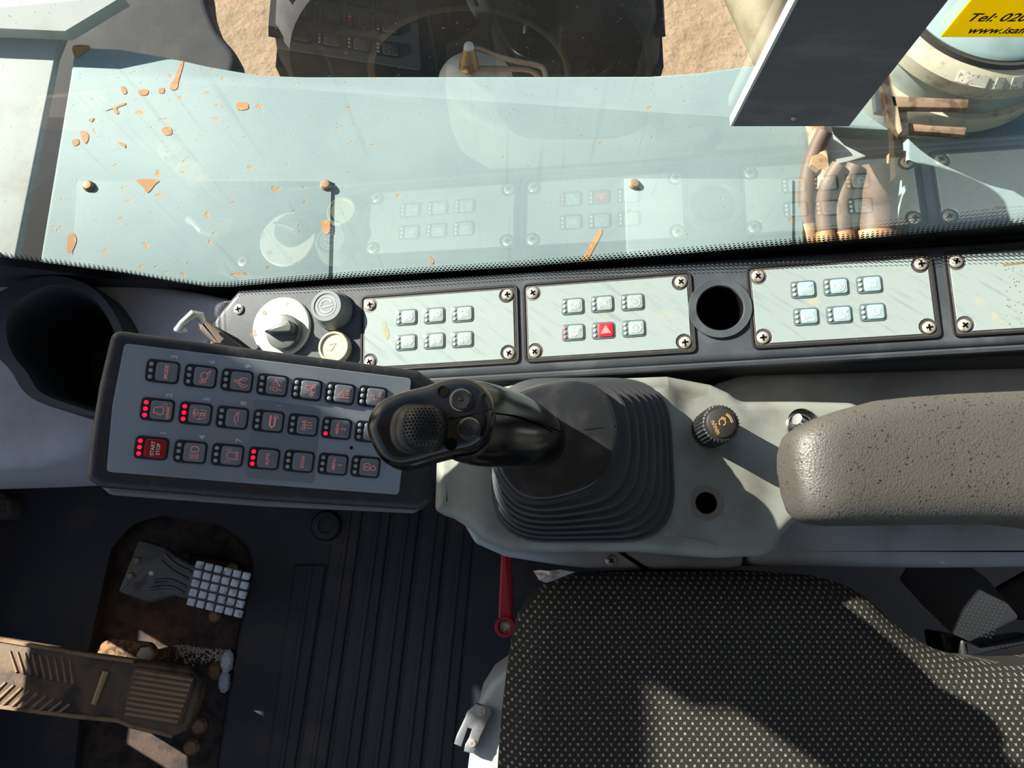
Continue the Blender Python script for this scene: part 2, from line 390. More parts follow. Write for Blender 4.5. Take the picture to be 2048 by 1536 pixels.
# ribs pressed into the mat
gr = [((609, 1030), (528, 1560)), ((674, 1030), (590, 1560)), ((735, 1030), (653, 1560)), ((791, 1030), (717, 1560)), ((848, 1030), (779, 1560)), ((903, 1030), (842, 1560)), ((958, 1030), (905, 1560))]
for i in range(len(gr) - 1):
    (a, b), (c, d) = gr[i], gr[i + 1]
    q = [(a[0] + 4, a[1] - (40 if i else -100)), (c[0] - 4, c[1] - (40 if i else -100)), (d[0] - 4, d[1]), (b[0] + 4, b[1])]
    if i == 0: q[0] = (a[0] - 18, q[0][1]); q[1] = (c[0] - 21, q[1][1])
    obj('mat_rib', slab(pxs(q, 0), hz(0), -.002, .005, .003, 3), MATB, fl)
    q2 = [(q[0][0] * .5 + q[1][0] * .5 - 5, q[0][1]), (q[0][0] * .5 + q[1][0] * .5 + 5, q[1][1]), (q[2][0] * .5 + q[3][0] * .5 + 5, q[2][1]), (q[2][0] * .5 + q[3][0] * .5 - 5, q[3][1])]
    obj('mat_ridge', slab(pxs(q2, .005), hz(0), .003, .008, .0025, 3), MATB, fl)
# ground, deck of the machine outside
gz = -1.18
g_ = obj('ground', slab([(-9, -4), (9, -4), (9, 14), (-9, 14)], hz(gz), -.3, 0), SAND, None, False); tag(g_, 'sandy ground beside the machine', kind='structure')
dk = [(148, 92), (240, 96), (330, 112), (420, 132), (520, 149), (610, 152), (1300, 151), (1400, 144), (1490, 131), (2300, 118), (2500, 900), (1816, 900), (1816, 262), (1640, 252), (1612, 330), (1606, 900), (20, 900), (82, 500), (140, 150)]
de = obj('machine_deck', slab(pxs(dk, 0), hz(0), -.035, 0, .006, 3), DECK); tag(de, 'pale blue-white painted steel deck outside the window, chipped and rust-spotted', kind='structure')
ch = obj('chassis', slab([(-1.5, .292), (1.3, .292), (1.3, 1.0), (-1.5, 1.0)], hz(-.35), -.1, 0), mat('chassis_dark', (20, 21, 22), .9)); tag(ch, 'dark chassis underneath the deck gap', kind='structure')
# cab roof, walls and added blocks shaped to cast shade (out of view)
cl = obj('ceiling', box((-.75, -.95, 1.72), (1.2, .27, 1.76)), mat('headliner', (150, 148, 144), .8)); tag(cl, 'light grey cab roof lining', kind='structure')
wf_ = obj('wall_front', join(box((-.90, -.95, -.1), (-.88, -.12, .50)), box((-.90, .055, -.1), (-.88, .262, .50)), box((-.90, -.12, .315), (-.88, .055, .50)), box((-.90, -.12, -.1), (-.88, .055, .16))), mat('cab_wall', (40, 42, 44))); tag(wf_, 'dark cab wall ahead of the footwell', kind='structure')  # unseen wall; its opening is sized to let sun spots onto the pedals
wl_ = obj('wall_left', box((-.9, -.97, -.1), (1.2, -.95, .60)), mat('cab_wall', (40, 42, 44))); tag(wl_, 'dark lower cab wall on the door side', kind='structure')
wb_ = obj('wall_back', box((1.15, -.95, -.1), (1.2, .26, 1.72)), mat('cab_wall', (40, 42, 44))); tag(wb_, 'dark cab wall behind the seat', kind='structure')
bf = obj('boom_shade_block', join(slab(rrect(.08, .185, .01, -1.04, .4825), hz(0), -.03, 1.217, .004, 2), box((-1.06, .53, 1.216), (-1.0, .570, 1.25)), box((-1.06, .53, 1.249), (-1.0, .60, 1.275))), WHITEP); tag(bf, 'white block standing in for the unseen boom, shaped to shade the seat', kind='structure')  # added out-of-view block; height and top steps shaped to shade the seat
mq = [(-.655, 1.012), (-.50, .995), (-.505, 1.02), (-.565, 1.065), (-.575, 1.23), (-.715, 1.23)]; nq = len(mq)
tr3 = obj('shade_plate', ([Vector((x, y, z)) for y in (.335, .365) for x, z in mq], [tuple(range(nq)), tuple(range(2 * nq - 1, nq - 1, -1))] + [(i, nq + i, nq + (i + 1) % nq, (i + 1) % nq) for i in range(nq)]), mat('cab_wall', (40, 42, 44)), None, False); tag(tr3, 'added dark plate out of view, cut to shade the seat', kind='structure')  # added plate, out of view; outline shaped to cast the seat's dark band
# trim around the front corner
trim_px = [(-260, 470), (0, 523), (150, 543), (300, 566), (395, 580), (470, 596), (452, 632), (420, 700), (330, 790), (215, 850), (176, 888), (150, 910), (118, 921), (60, 938), (-60, 944), (-260, 950)]
TZ = .50
hi_px = [(18, 660), (32, 618), (70, 588), (120, 576), (178, 596), (218, 652), (240, 728), (228, 795), (200, 818), (150, 806), (84, 780), (58, 742), (30, 706)]
HZ2 = TZ + .035
oi = ccw(spline(pxs(hi_px, HZ2), 4))
tr1 = obj('trim_1', slab(pxs(trim_px, TZ), hz(TZ), -.16, 0, .012, 5, holes=[oi], depth=.13), TRIMM); tag(tr1, 'grey plastic corner trim around the cup holder', kind='structure')
tr2 = obj('trim_2', slab(pxs([(1440, 762), (1500, 741), (2250, 716), (2250, 860), (1440, 860)], .535), hz(.535), -.3, 0, .012, 4), GREYD); tag(tr2, 'grey plastic trim between the switch strip and the armrest', kind='structure')
# ================================================================== SWITCH STRIP AND PANELS
p1 = at(877, 655, ZC - .66); p3 = at(1685, 600, ZC - .60)
SP = Frame(p1, p3 - p1, (0, 1, .06))
def edge_v(u):                                                       # keep the far edge just inside the glass
    return (GY - .004 - SP.p(u, 0).y) / SP.v.y
strip_poly = [(-.205, edge_v(-.205)), (.72, edge_v(.72)), (.72, -.048), (-.24, -.048), (-.235, .02)]
hu, hv = SP.uv(1440, 617)
hole = []
for i in range(72):
    a = 2 * math.pi * i / 72; r_ = .0197 + (.004 if min(abs(a - math.pi / 2), abs(a - math.pi)) < .13 else 0); hole.append((hu + r_ * math.cos(a), hv + r_ * math.sin(a)))
st = obj('switch_strip', slab(rpoly(strip_poly, [.004, .004, .004, .01, .02]), SP, -.05, 0, .007, 5, holes=[hole], depth=.045), STRIP)
tag(st, 'long dark moulded strip under the window carrying the pale switch panels', 'console')
obj('socket_ring', join(*[lathe([(.0200, .0001), (.0272, .0001), (.0272, .0020), (.0266, .0028), (.0206, .0024), (.0200, .0018), (.0200, .0001)], SP.M(hu, hv), 48)]), STRIP, st)
obj('socket_cavity', loft([[SP.p(hu + (x - hu) * .985, hv + (y - hv) * .985, h) for x, y in hole] for h in (-.001, -.043)], False, True), DARK, st)  # near-black liner: the depth of the socket is darkened by colour
obj('front_bead', tube([SP.p(u, -.049, -.006) for u in (-.24, .1, .4, .72)], .0035, 8), STRIP, st)
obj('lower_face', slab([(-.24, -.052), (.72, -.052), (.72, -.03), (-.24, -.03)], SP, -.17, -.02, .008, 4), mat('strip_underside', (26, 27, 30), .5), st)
# screws
def screw_mesh(r=.0052):
    b = lathe([(r, 0), (r, .0008), (r * .8, .0016), (r * .3, .0019), (0, .0019)], Matrix.Identity(4), 20)
    return mk(b[0], b[1], STEEL)
def cross_mesh(r=.0052):
    v, f = join(slab(rect(r * 1.0, r * .28), hz(0), .0008, .0021), slab(rect(r * .28, r * 1.0), hz(0), .0008, .0021)); return mk(v, f, DARK, False)
SCR, CRS = screw_mesh(), cross_mesh()
SCR2 = mk(*lathe([(.0075, 0), (.0075, .002), (.005, .005), (0, .0055)], Matrix.Identity(4), 14), mat('rusty_screw', (150, 120, 92), .6, .4, dirt=(90, 60, 40), dscale=200))
def screw(parent, M, name='screw'):
    s = link(name, SCR, parent, M)
    return s
def screw_x(parent, M):
    s = link('screw', SCR, parent, M); link('cross_slot', CRS, s, M @ Matrix.Rotation(random.uniform(0, 1.5), 4, 'Z')); return s
# key geometry -------------------------------------------------------
KW, KH = .0212, .0156
def key_meshes(frame_m, cap_m, led_m, tag_):
    fr = mk(*slab(rrect(KW, KH, .0036), hz(0), -.0002, .0007, .0005, 2), frame_m)
    cp = mk(*slab(rrect(.0136, .0126, .0026, .0025, 0), hz(0), .0004, .0015, .0007, 3, dome=.0003), cap_m)
    ld = mk(*lathe([(.0015, 0), (.0015, .0003), (.0011, .0010), (0, .0012)], Matrix.Identity(4), 12), led_m)
    return fr, cp, ld
def key(parent, Fm, u, v, meshes, sym=None, sym_m=None, cap=None, leds=None, s=1.0, h=0.):
    M = Fm.M(u, v, h) @ Matrix.Scale(s, 4); fr, cp, ld = meshes
    k = link('key', fr, parent, M); c = link('key_cap', cap or cp, k, M)
    for i in range(3):
        L = link('led', (leds[i] if leds and leds[i] else ld), k, M @ Matrix.Translation((-.0074, (1 - i) * .0043, .0006)))
    if sym:
        vf = join(*sym); link('symbol', mk(xf(vf, Matrix.Translation((.0025, 0, .0019)))[0], vf[1], sym_m, False), k, M)
    return k
# --- little drawn symbols, coordinates in mm about the cap centre, as seen in the photograph
LWD = .55
def ln(*pts, w=LWD, closed=False): return ribbon([(x / 1000, y / 1000) for x, y in pts], w / 1000, 0., closed)
def ci(cx, cy, r, w=LWD, a0=0, a1=360, n=20):
    full = abs(a1 - a0) >= 360
    pts = [(cx + r * math.cos(math.radians(a0 + (a1 - a0) * i / n)), cy + r * math.sin(math.radians(a0 + (a1 - a0) * i / n))) for i in range(n if full else n + 1)]
    return ln(*pts, w=w, closed=full)
def tx(s, mm, x=0, y=0, rot=90, bold=.09): return text(s, mm / 1000, x / 1000, y / 1000, math.radians(rot), bold / 1000, h=0.)
FACE_T, DARKPL = .0012, mat('panel_backing', (70, 66, 64), .5, dirt=(96, 84, 74), dscale=80)
pk_frame = mat('key_frame_pale', (84, 100, 99), .45); pk_cap = mat('key_cap_pale', (142, 154, 151), .35); pk_blue = mat('key_cap_blue', (146, 168, 172), .3)
pk_led = mat('led_clear', (190, 198, 195), .25); pk_sym = mat('symbol_white', (206, 206, 198), .5); red_cap = mat('key_cap_red', (176, 34, 44), .35)
led_pink = mat('led_pink', (206, 120, 128), .3)
PK = key_meshes(pk_frame, pk_cap, pk_led, 'p')
PKB = (PK[0], mk(*slab(rrect(.0136, .0126, .0026, .0025, 0), hz(0), .0004, .0015, .0007, 3, dome=.0003), pk_blue), PK[2])
CAP_RED = mk(*slab(rrect(.0136, .0126, .0026, .0025, 0), hz(0), .0004, .0015, .0007, 3, dome=.0003), red_cap)
LED_PINK = mk(*lathe([(.0015, 0), (.0015, .0003), (.0011, .0010), (0, .0012)], Matrix.Identity(4), 12), led_pink)
def notched(w, h, c, r):
    """rectangle whose corners are scooped out round the screws"""
    out = []
    for sx, sy in ((1, 1), (-1, 1), (-1, -1), (1, -1)):
        cx, cy = sx * (w / 2 - c), sy * (h / 2 - c); e = math.sqrt(max(r * r - c * c, 0)); loc = []
        a0 = math.atan2(c, -math.sqrt(r * r - c * c)); a1 = math.atan2(-math.sqrt(r * r - c * c), c)
        # arc sweeping on the inner side, in the (+,+) corner
        s0 = math.radians(180 - math.degrees(math.asin(c / r))); s1 = math.radians(270 + math.degrees(math.asin(c / r)))
        for i in range(9):
            a = s0 + (s1 - s0) * i / 8; loc.append((r * math.cos(a), r * math.sin(a)))
        if sx * sy > 0: loc = loc[::-1]
        out += [(cx + sx * x, cy + sy * y) for x, y in loc]
    return out
def panel(label, cu, keys, bare=False):
    cv = -.0015; w, h = .147, .0695
    t = thing('switch_unit', label, 'switch panel', SP.p(cu, cv), 'pale switch panels in the strip')
    obj('backing', slab([(cu + x, cv + y) for x, y in rrect(w, h, .004)], SP, .0001, .0012, .0005, 2), DARKPL, t)
    obj('gasket', join(*[tube([SP.p(cu + x, cv + y, .0008) for x, y in rrect(w + .0025, h + .0025, .005) + [rrect(w + .0025, h + .0025, .005)[0]]], .0014, 6, False)]), mat('gasket', (22, 22, 22), .6), t)
    obj('face', slab([(cu + x, cv + y) for x, y in notched(w - .004, h - .004, .0058, .0072)], SP, .001, .0019, .0003, 1), PFACE, t)
    for sx in (-1, 1):
        for sy in (-1, 1): screw_x(t, SP.M(cu + sx * (w / 2 - .0072), cv + sy * (h / 2 - .0072), .0013))
    for k in keys: key(t, SP, *SP.uv(k[0], k[1]), k[2], k[3], pk_sym, k[4] if len(k) > 4 else None, k[5] if len(k) > 5 else None, h=.0019)
    return t
def pin(flip, tilt):
    a = math.radians(tilt); c, s = math.cos(a), math.sin(a)
    def R(x, y): return (x * c - y * s, x * s + y * c)
    q = [R(1.9, 0)]; sg = -1 if flip else 1
    return [ci(sg * q[0][0], q[0][1], 1.9, .8), ln(*[(sg * x, y) for x, y in (R(.6, 1.5), R(-4.0, .1), R(.6, -1.5))], w=.7)]
def wip(k): return [ln((-4.6, 4), (-3, 1.4), (-3.8, .4), (-2.2, -2.2)), ln((-4.6, -2), (-4.6, -4.4)), ln((-3.4, -2.6), (-3.4, -4.6)), ln((-2, -2.6), (-2, -4.6))] + \
    ([ci(2.2, .6, 1.9), ci(3.6, .6, 1.2), ln((.3, .6), (5, .6)), ln((2.2, -1.4), (2.2, -3.2))] if k == 0 else [ci(2.4, .4, 2.0), ci(2.4, .4, .9), ln((.5, 2.4), (4.6, 2.4)), ln((2.4, -1.6), (2.4, -3.4))] if k == 1 else [ln((.4, 2.4), (4.6, 2.4), (4.6, -1), (.4, -1), closed=True), ln((.4, .8), (4.6, .8)), ln((2.4, -1), (2.4, -3.4))])
park = [ci(0, 0, 2.6), tx('P', 4.4, 0, 0, 0), ci(0, 0, 4.0, .5, 130, 230, 8), ci(0, 0, 4.0, .5, -50, 50, 8)]
flash = [ln((-2.2, -2), (2.2, 2)), ln((-2.2, 2), (2.2, -2)), ln((0, -2), (0, 2))] + [ln((sx * 3, y), (sx * 5, y * 1.5)) for sx in (-1, 1) for y in (-2.4, -.8, .8, 2.4)]
gauge = [ci(.6, -.6, 3.6, .7, -140, 120), ln((.6, -.6), (-1.2, 1.2)), ln((-4.6, 4.2), (-2.4, 2.6), (-4.6, 2.2), (-2.8, 4.4))]
bulb = [ln((-1.2, -4), (-3.6, -1.4), (-1.4, 1), (1.2, 1.2), (3.4, 4.2), (4.6, 3), (1.6, 0), (1, -2.4), closed=True, w=.8), ci(-.9, -1.6, .9)]
hazard = [ln((-4, -2.8), (4, -2.8), (0, 4), closed=True, w=.6), ln((-2.4, -1.9), (2.4, -1.9), (0, 2.2), closed=True, w=.6), ln((-1.1, -1.1), (1.1, -1.1), (0, .7), closed=True, w=.6)]
info = [ci(0, 0, 3.8, .8), ln((0, -2), (0, .6), w=.9), ci(0, 1.7, .3, .7), ln((-5, 0), (-4.2, 0), w=.9), ln((4.2, 0), (5, 0), w=.9)]
digg = [ln((-4.6, -3), (-4, -4.4), (-1, -4.4), (-1.6, -2.4), closed=True), ln((-2, -1), (1, 2), (4.6, 3.4)), ln((.6, .4), (4.8, -1.2)), ln((0, 3), (2.4, -2))]
fan = [ci(0, -.4, 4.4, .55, 140, 400), ci(-1.4, .4, 1.1), ci(1.4, .4, 1.1), ci(0, -1.6, 1.1), ci(0, 1.8, 1.1)]
boomi = [ln((-3.6, -2.6), (-1.6, 1.6), (1, 2), (4.4, -2.6)), ci(-3, -.6, 1.4), ln((-3.6, -3.8), (4, -3.8), w=1.2), ln((-1.2, -1), (.6, .6))]
boomx = [ln((-3.6, -2), (0, 2.8), (1.6, 1.6), (4.4, -1.6)), ln((1, 0), (4.8, 3.6)), ci(-2.6, -.6, 1.), ln((-3.6, -3.6), (1.6, -3.6), (1.6, -2.4), (-2, -2.2), w=1.)]
blank1 = [ln((-2.4, -2.2), (2.4, -2.2), (2.4, 2.2), (-2.4, 2.2), closed=True, w=1.1)]
blank2 = [ln((-2.6, -1.2), (-1.2, -2.6), (1.2, -2.6), (2.6, -1.2), (2.6, 1.2), (1.2, 2.6), (-1.2, 2.6), (-2.6, 1.2), closed=True, w=1.)]
p_1 = panel('pale switch panel with wiper and spray keys beside the grey push button', 0.0, [
    (814.3, 635.8, PK, pin(False, -30)), (869.7, 632.3, PK, pin(False, 30)), (925.9, 629.3, PK, pin(True, 30)),
    (813.4, 685.9, PK, wip(0)), (869.7, 682.8, PK, wip(1)), (925.9, 679.8, PK, wip(2))])
panel('pale switch panel with the red hazard-triangle key, left of the round socket', .1562, [
    (1145.5, 614, PK, park), (1204.4, 609.1, PK, flash), (1264.7, 605.6, PK, gauge),
    (1146.9, 665.9, PK, bulb, None, [LED_PINK] * 3), (1206.3, 662, PK, hazard, CAP_RED), (1267.3, 658, PK, info)])
panel('pale switch panel with bluish key caps, right of the round socket', .3545, [
    (1605, 580.4, PKB, digg), (1670.2, 575, PKB, fan), (1736.7, 570.6, PKB, blank1),
    (1610.7, 634.5, PKB, boomi), (1676.7, 630.6, PKB, boomx), (1743.4, 625.7, PKB, blank2)])
p4 = panel('scuffed pale switch panel cut by the right edge, without visible keys', .5145, [])
dots = []
for i in range(46):
    u, v = SP.uv(random.gauss(2015, 12) if i % 2 else random.uniform(2006, 2060), random.uniform(525, 655)); r = random.uniform(.0002, .0005)
    dots.append(slab(circ(r, 6, u, v), SP, .0017, .0022))
u0, v0 = SP.uv(2004, 533); dots.append(slab(rpoly([(u0, v0), (u0 + .06, v0 + .002), (u0 + .06, v0 + .0035), (u0, v0 + .0015)], 0), SP, .0017, .0021))
o = obj('worn_print', join(*dots), mat('worn_print', (128, 106, 70), .7), p4); o['kind'] = 'stuff'
# rubbed yellow mark on the first panel
mk_ = [SP.uv(x, y) for x, y in ((766, 645), (772, 644), (776, 656), (780, 670), (776, 679), (769, 672), (768, 660), (764, 652))]
obj('rubbed_mark', slab(spline(mk_, 3), SP, .0018, .0021), mat('rubbed_yellow', (152, 146, 108), .8, dirt=(140, 152, 150), dscale=260, damt=(.45, .6)), p_1)
# ================================================================== CLIMATE DIAL, BUTTONS
u, v = SP.uv(565, 655); Md = SP.M(u, v, 0, 0)
t = thing('climate_dial', 'white climate dial plate with a dark pointer knob, beside the keypad', 'dial', SP.p(u, v))
WD = mat('dial_white', (184, 184, 172), .5, dirt=(164, 148, 118), dscale=60, damt=(.55, .85))
obj('dial_plate', lathe([(0, .0002), (.0295, .0002), (.0295, .0025), (.0285, .0035), (0, .0035)], Md, 48), WD, t)
ku, kv = SP.uv(575, 668); Mk = SP.M(ku, kv, .003, math.radians(12)); DKG = mat('dial_knob', (84, 86, 82), .4, dirt=(60, 60, 58), dscale=60)
kb = obj('knob', lathe([(.0172, 0), (.0172, .006), (.0165, .0075), (.0150, .008), (0, .008)], Mk, 40), DKG, t)
fk = Frame(Mk @ Vector((0, 0, 0)), Mk.to_3x3() @ Vector((1, 0, 0)), Mk.to_3x3() @ Vector((0, 1, 0)))
obj('pointer', slab(rpoly([(-.0155, .001), (.013, -.0062), (.0145, 0), (.013, .0062)], [.001, .003, .003, .003]), fk, .0075, .018, .0015, 3), DKG, t)
u2, v2 = SP.uv(579, 609)
PRT = mat('faded_print', (150, 118, 92), .6)
def place(vf, uu, vv, h, rot, name, m, par): return link(name, mk(vf[0], vf[1], m, False), par, SP.M(uu, vv, h, rot))
place(text('A', .008, h=0), u2, v2, .0037, 0, 'letter', mat('faded_letter', (182, 152, 130), .6), t)
u2, v2 = SP.uv(533, 628); place(join(ci(0, 0, 2.2), ci(0, 0, .9)), u2, v2, .0037, .4, 'symbol', PRT, t)
u2, v2 = SP.uv(513, 668); place(join(ci(0, 0, 2.6, .5, 20, 300), ln((-1.5, -2), (1.5, 2)), ln((-4, -2), (-4, 2))), u2, v2, .0037, .6, 'symbol', PRT, t)
u, v = SP.uv(668, 622); t = thing('push_button', 'round grey push button with a split-circle emblem above the yellow one', 'button', SP.p(u, v))
GB = mat('grey_button', (112, 118, 117), .5, dirt=(100, 100, 94), dscale=50)
Mb = SP.M(u, v)
b_ = obj('button_body', lathe([(.0192, 0), (.0192, .004), (.0178, .0058), (.0172, .007), (.0158, .017), (.0145, .0185), (.0122, .0185), (.0118, .0178), (0, .0178)], Mb, 44), GB, t)
vf = join(ci(0, 0, 9.2, .9, 0, 360, 32), ci(0, 0, 6.2, 1.3, 25, 178, 20), ci(0, 0, 6.2, 1.3, 182, 340, 20), ln((-6.6, -1.2), (6.6, 0.2), w=1.3))
link('emblem', mk(vf[0], vf[1], mat('emblem_grey', (150, 158, 156), .5), False), t, SP.M(u, v, .0181, .1))
u, v = SP.uv(673, 697); t = thing('push_button', 'round yellowed push button half hidden behind the keypad', 'button', SP.p(u, v)); Mb = SP.M(u, v)
YB = mat('yellow_button', (184, 178, 146), .5, dirt=(158, 138, 90), dscale=70)
obj('button_body', lathe([(.0155, 0), (.0155, .006), (.0145, .0085), (.0128, .0085), (.0118, .0068), (0, .0068)], Mb, 40), YB, t)
link('symbol', mk(*join(ln((-4, 2.2), (2.5, 3.4), (-2, -3.8), w=1.0), ln((-2, -3.8), (-4.4, -2.6), w=.9)), mat('button_print', (120, 112, 78), .6), False), t, SP.M(u, v, .007, 0))
sc = screw_x(None, SP.M(*SP.uv(478, 619), .0005)); tag(sc, 'cross-head screw in the left end of the switch strip', 'screw')
sc.name = 'cross_screw'
# ================================================================== KEYPAD
A_ = at(304.3, 895.7, ZC - .50); B_ = at(730.7, 933.2, ZC - .545)
KP = Frame(A_, B_ - A_, (0, 1, .22))
def kq(pts, h=0.): return [KP.uv(x, y, h) for x, y in pts]
t = thing('control_keypad', 'black control keypad with rows of backlit keys, mounted ahead of the joystick', 'keypad', KP.p(.07, .02, -.03))
body_px = [(222, 659), (540, 702), (838, 741), (880, 770), (876, 900), (866, 1006), (838, 1022), (520, 1003), (200, 977), (170, 958), (178, 880), (196, 770)]
KB = mat('keypad_plastic', (32, 33, 36), .42, dirt=(58, 58, 57), dscale=120, damt=(.5, .85), bump=(1100, .25))
obj('housing', slab(rpoly(kq(body_px), .008), KP, -.020, .0012, .006, 5), KB, t)
obj('tray', slab(rpoly(kq([(226, 672), (540, 712), (838, 750), (874, 775), (872, 900), (868, 1020), (838, 1037), (520, 1023), (205, 1000), (176, 974), (184, 880), (200, 770)]), .008), KP, -.032, -.0205, .004, 3), mat('tray_grey', (104, 104, 101), .5), t)
mem_px = [(250, 687), (822, 757), (812, 860), (797, 989), (505, 967), (214, 943), (226, 810)]
obj('membrane', slab(rpoly(kq(mem_px), [.003, .003, .0, .003, 0, .003, 0]), KP, .001, .0018, .0003, 1), mat('membrane_grey', (140, 146, 152), .38, dirt=(126, 131, 136), dscale=12, damt=(.4, .7)), t)
obj('inset_zone', slab(rpoly(kq([(507, 798), (642, 817), (627, 966), (490, 955)]), .004), KP, .0017, .0021, .0001, 1), mat('membrane_dark', (116, 122, 128), .4), t)
dk_frame = mat('key_frame_black', (18, 24, 30), .4); dk_cap = mat('key_cap_smoke', (116, 118, 124), .3); dk_led = mat('led_off', (150, 160, 158), .25)
red2 = mat('start_cap_red', (158, 16, 26), .35); sym_r = mat('symbol_amber', (226, 150, 136), .5, emit=(255, 150, 130), es=.06); prn = mat('digit_print', (190, 196, 200), .5)
LED_ON = mk(*lathe([(.0015, 0), (.0015, .0003), (.0011, .0010), (0, .0012)], Matrix.Identity(4), 12), mat('led_red_lit', (220, 30, 60), .3, emit=(255, 20, 60), es=.9))
DK = key_meshes(dk_frame, dk_cap, dk_led, 'k')
CAP_START = mk(*slab(rrect(.0136, .0126, .0026, .0025, 0), hz(0), .0004, .0015, .0007, 3, dome=.0003), red2)
ON = [LED_ON] * 3
headl = [ln((-2.2, .6), (-2.2, 3.0), (-.8, 4.2), (1.4, 4.2), (2.6, 3.2), (2.6, 1.2), (1.6, .4), closed=True, w=.6)] + [ln((x, -.6), (x + .3, -4.4), w=.45) for x in (-2.4, -1.1, .2, 1.5, 2.6)]
beac = [ln((3.0, 3), (4.2, 3), (4.2, -3), (3.0, -3), closed=True, w=.5), ln((3, 2.2), (-1.6, 2.4), (-3, 1), (-3, -1), (-1.6, -2.2), (3, -2.2), w=.5)] + [ln((-2.6 + 1.2 * i, s * 3.2), (-3.6 + 1.6 * i, s * 4.8), w=.4) for i in range(3) for s in (-1, 1)]
engn = [ln((-4.6, -.6), (-4.2, 1.8), (-2.8, 1.6), (-1, 2.6), (1.2, 1.6), (1.8, -.6), (1, -2.6), (-1, -3.2), (-2.8, -1.8), (-4.4, -2.2), closed=True, w=.6), ln((.6, 4.4), (2.2, 4.4), (2.2, 5.2), (3.8, 3.6), (2.2, 2.2), (2.2, 3), (.6, 3), closed=True, w=.4), tx('n/min', 3.6, 4.2, -1.2)]
cabv = [ln((-4, 2.2), (-4, -.8), (-1, -1), (-1, 3.2), closed=True, w=.5), ln((-3, -3), (-3, 4.2), w=.5), ln((-4.4, .6), (3.4, .6), w=.5), ln((.6, 3), (3.6, 3), (3.8, -2.6), (.4, -3), (.4, -.6), w=.5), ci(2, 0, 1.1, .5), ln((-1.8, -3.4), (1.4, -3.4), w=.5)]
grease = [ln((-1.1, -2), (1.1, -2), (1.1, 2.2), (-1.1, 2.2), closed=True, w=.55), ln((0, -2), (0, -4.8), w=.55), ln((0, 2.2), (0, 3.6), (1.6, 4.6), (1.8, 3.4), (.2, 2.8), w=.5)]
uturn = [ln((-1.4, 4.4), (-1.4, -2.6), (0, -4), (1.6, -3), (1.8, 3.2), w=1.3), ln((.2, 2.6), (1.9, 4.8), (3.6, 2.8), w=.6)]
wind = [ln((-4.2, 2.2), (-1.4, 3.9), (-1.4, -3.9), (-4.2, -2.4), w=.6)] + [ln((-3.4 + 1.4 * 0 - 0, y), (-1, y + .8), (1.4, y), (3.6, y + .8), w=.5) for y in (-2, 0, 2)] + [ln((-2.4, 3.2), (-2.6, -3.2), w=.4)]
hookk = [ci(-1.8, .2, 2.6, .6), ln((-3.4, .2), (0, .2), w=.5), ln((-2.4, 1.2), (-3.4, .2), (-2.4, -.8), w=.5), ci(2.6, -.4, 1.7, .6, 150, 480), ln((.8, .2), (1.2, -.2), w=.6)]
swing = [ci(0, .6, 2.3, .55), ln((1.4, 2.4), (4.2, 4.4), w=.55), ln((2.6, 4.6), (3.4, 1.6), w=.5), ci(-1.6, -3.6, .9, .5), ci(.6, -3.2, .8, .5), ln((-.6, -1.6), (-1.6, -2.8), w=.5)]
grab = [ln((-4.4, .4), (-1.6, .2), (.6, 2.4), (3, 2.6), (4.4, 1.4), w=.6), ln((-4.4, -.8), (-1.8, -1), (.8, -4), (3.2, -3.8), (4.6, -2.2), w=.6), ln((-1.4, 0), (1.4, 1.2), (3, .8), w=.5), ln((-1.4, -.8), (1.8, -2.4), (3.2, -1.8), w=.5)]
music = [ln((-2.6, .6), (-.2, 4.2), (2.2, -.6), closed=True, w=.5), ln((-1.8, 4.6), (2.8, 0), w=.5), ci(-2.8, -2.2, 1.2, .5), ci(-.4, -2.6, 1.4, .5), ln((1, -2.4), (4, -3.2), w=.6)]
crush = [ln((-3.6, 3), (-.4, 3), (-.4, .4), (-3.6, .4), closed=True, w=.5), ln((-2.4, -.6), (.6, -.6), (.6, 2.6), w=.5), ln((1.2, 4), (2.8, 4), (2.8, 1.6), (1.2, 1.6), closed=True, w=.5), ln((.2, -1.4), (3, -1.6), w=.5), ln((0, -2.6), (1.8, -2.6), (1.8, -4.2), (0, -4.2), closed=True, w=.5)]
heat = [ln((-4.2, -1.6), (0, 4.2), (0, -1.6), closed=True, w=.5), ln((-2.6, -.8), (-.8, 1.8), (-.8, -.8), closed=True, w=.4), ln((-4, -2.6), (4, -2.6), w=.5), ln((1, 3), (3.6, 3), (3.6, 1.8), (1, 1.8), (1, .6), (3.6, .6), (3.6, -.6), (1, -.6), w=.5)]
step = [ln((-4.4, 1), (-1.6, 1), (-1.6, -2), (.8, -2), w=.6), ln((1, 2.2), (2.4, 3.8), (3.8, 2.2), closed=False, w=.5), ln((1.8, 2.2), (1.8, .4), (3, .4), (3, 2.2), w=.5)]
bars = [ln((x, -2.5), (x, 2.5)) for x in (-2, 0, 2)]
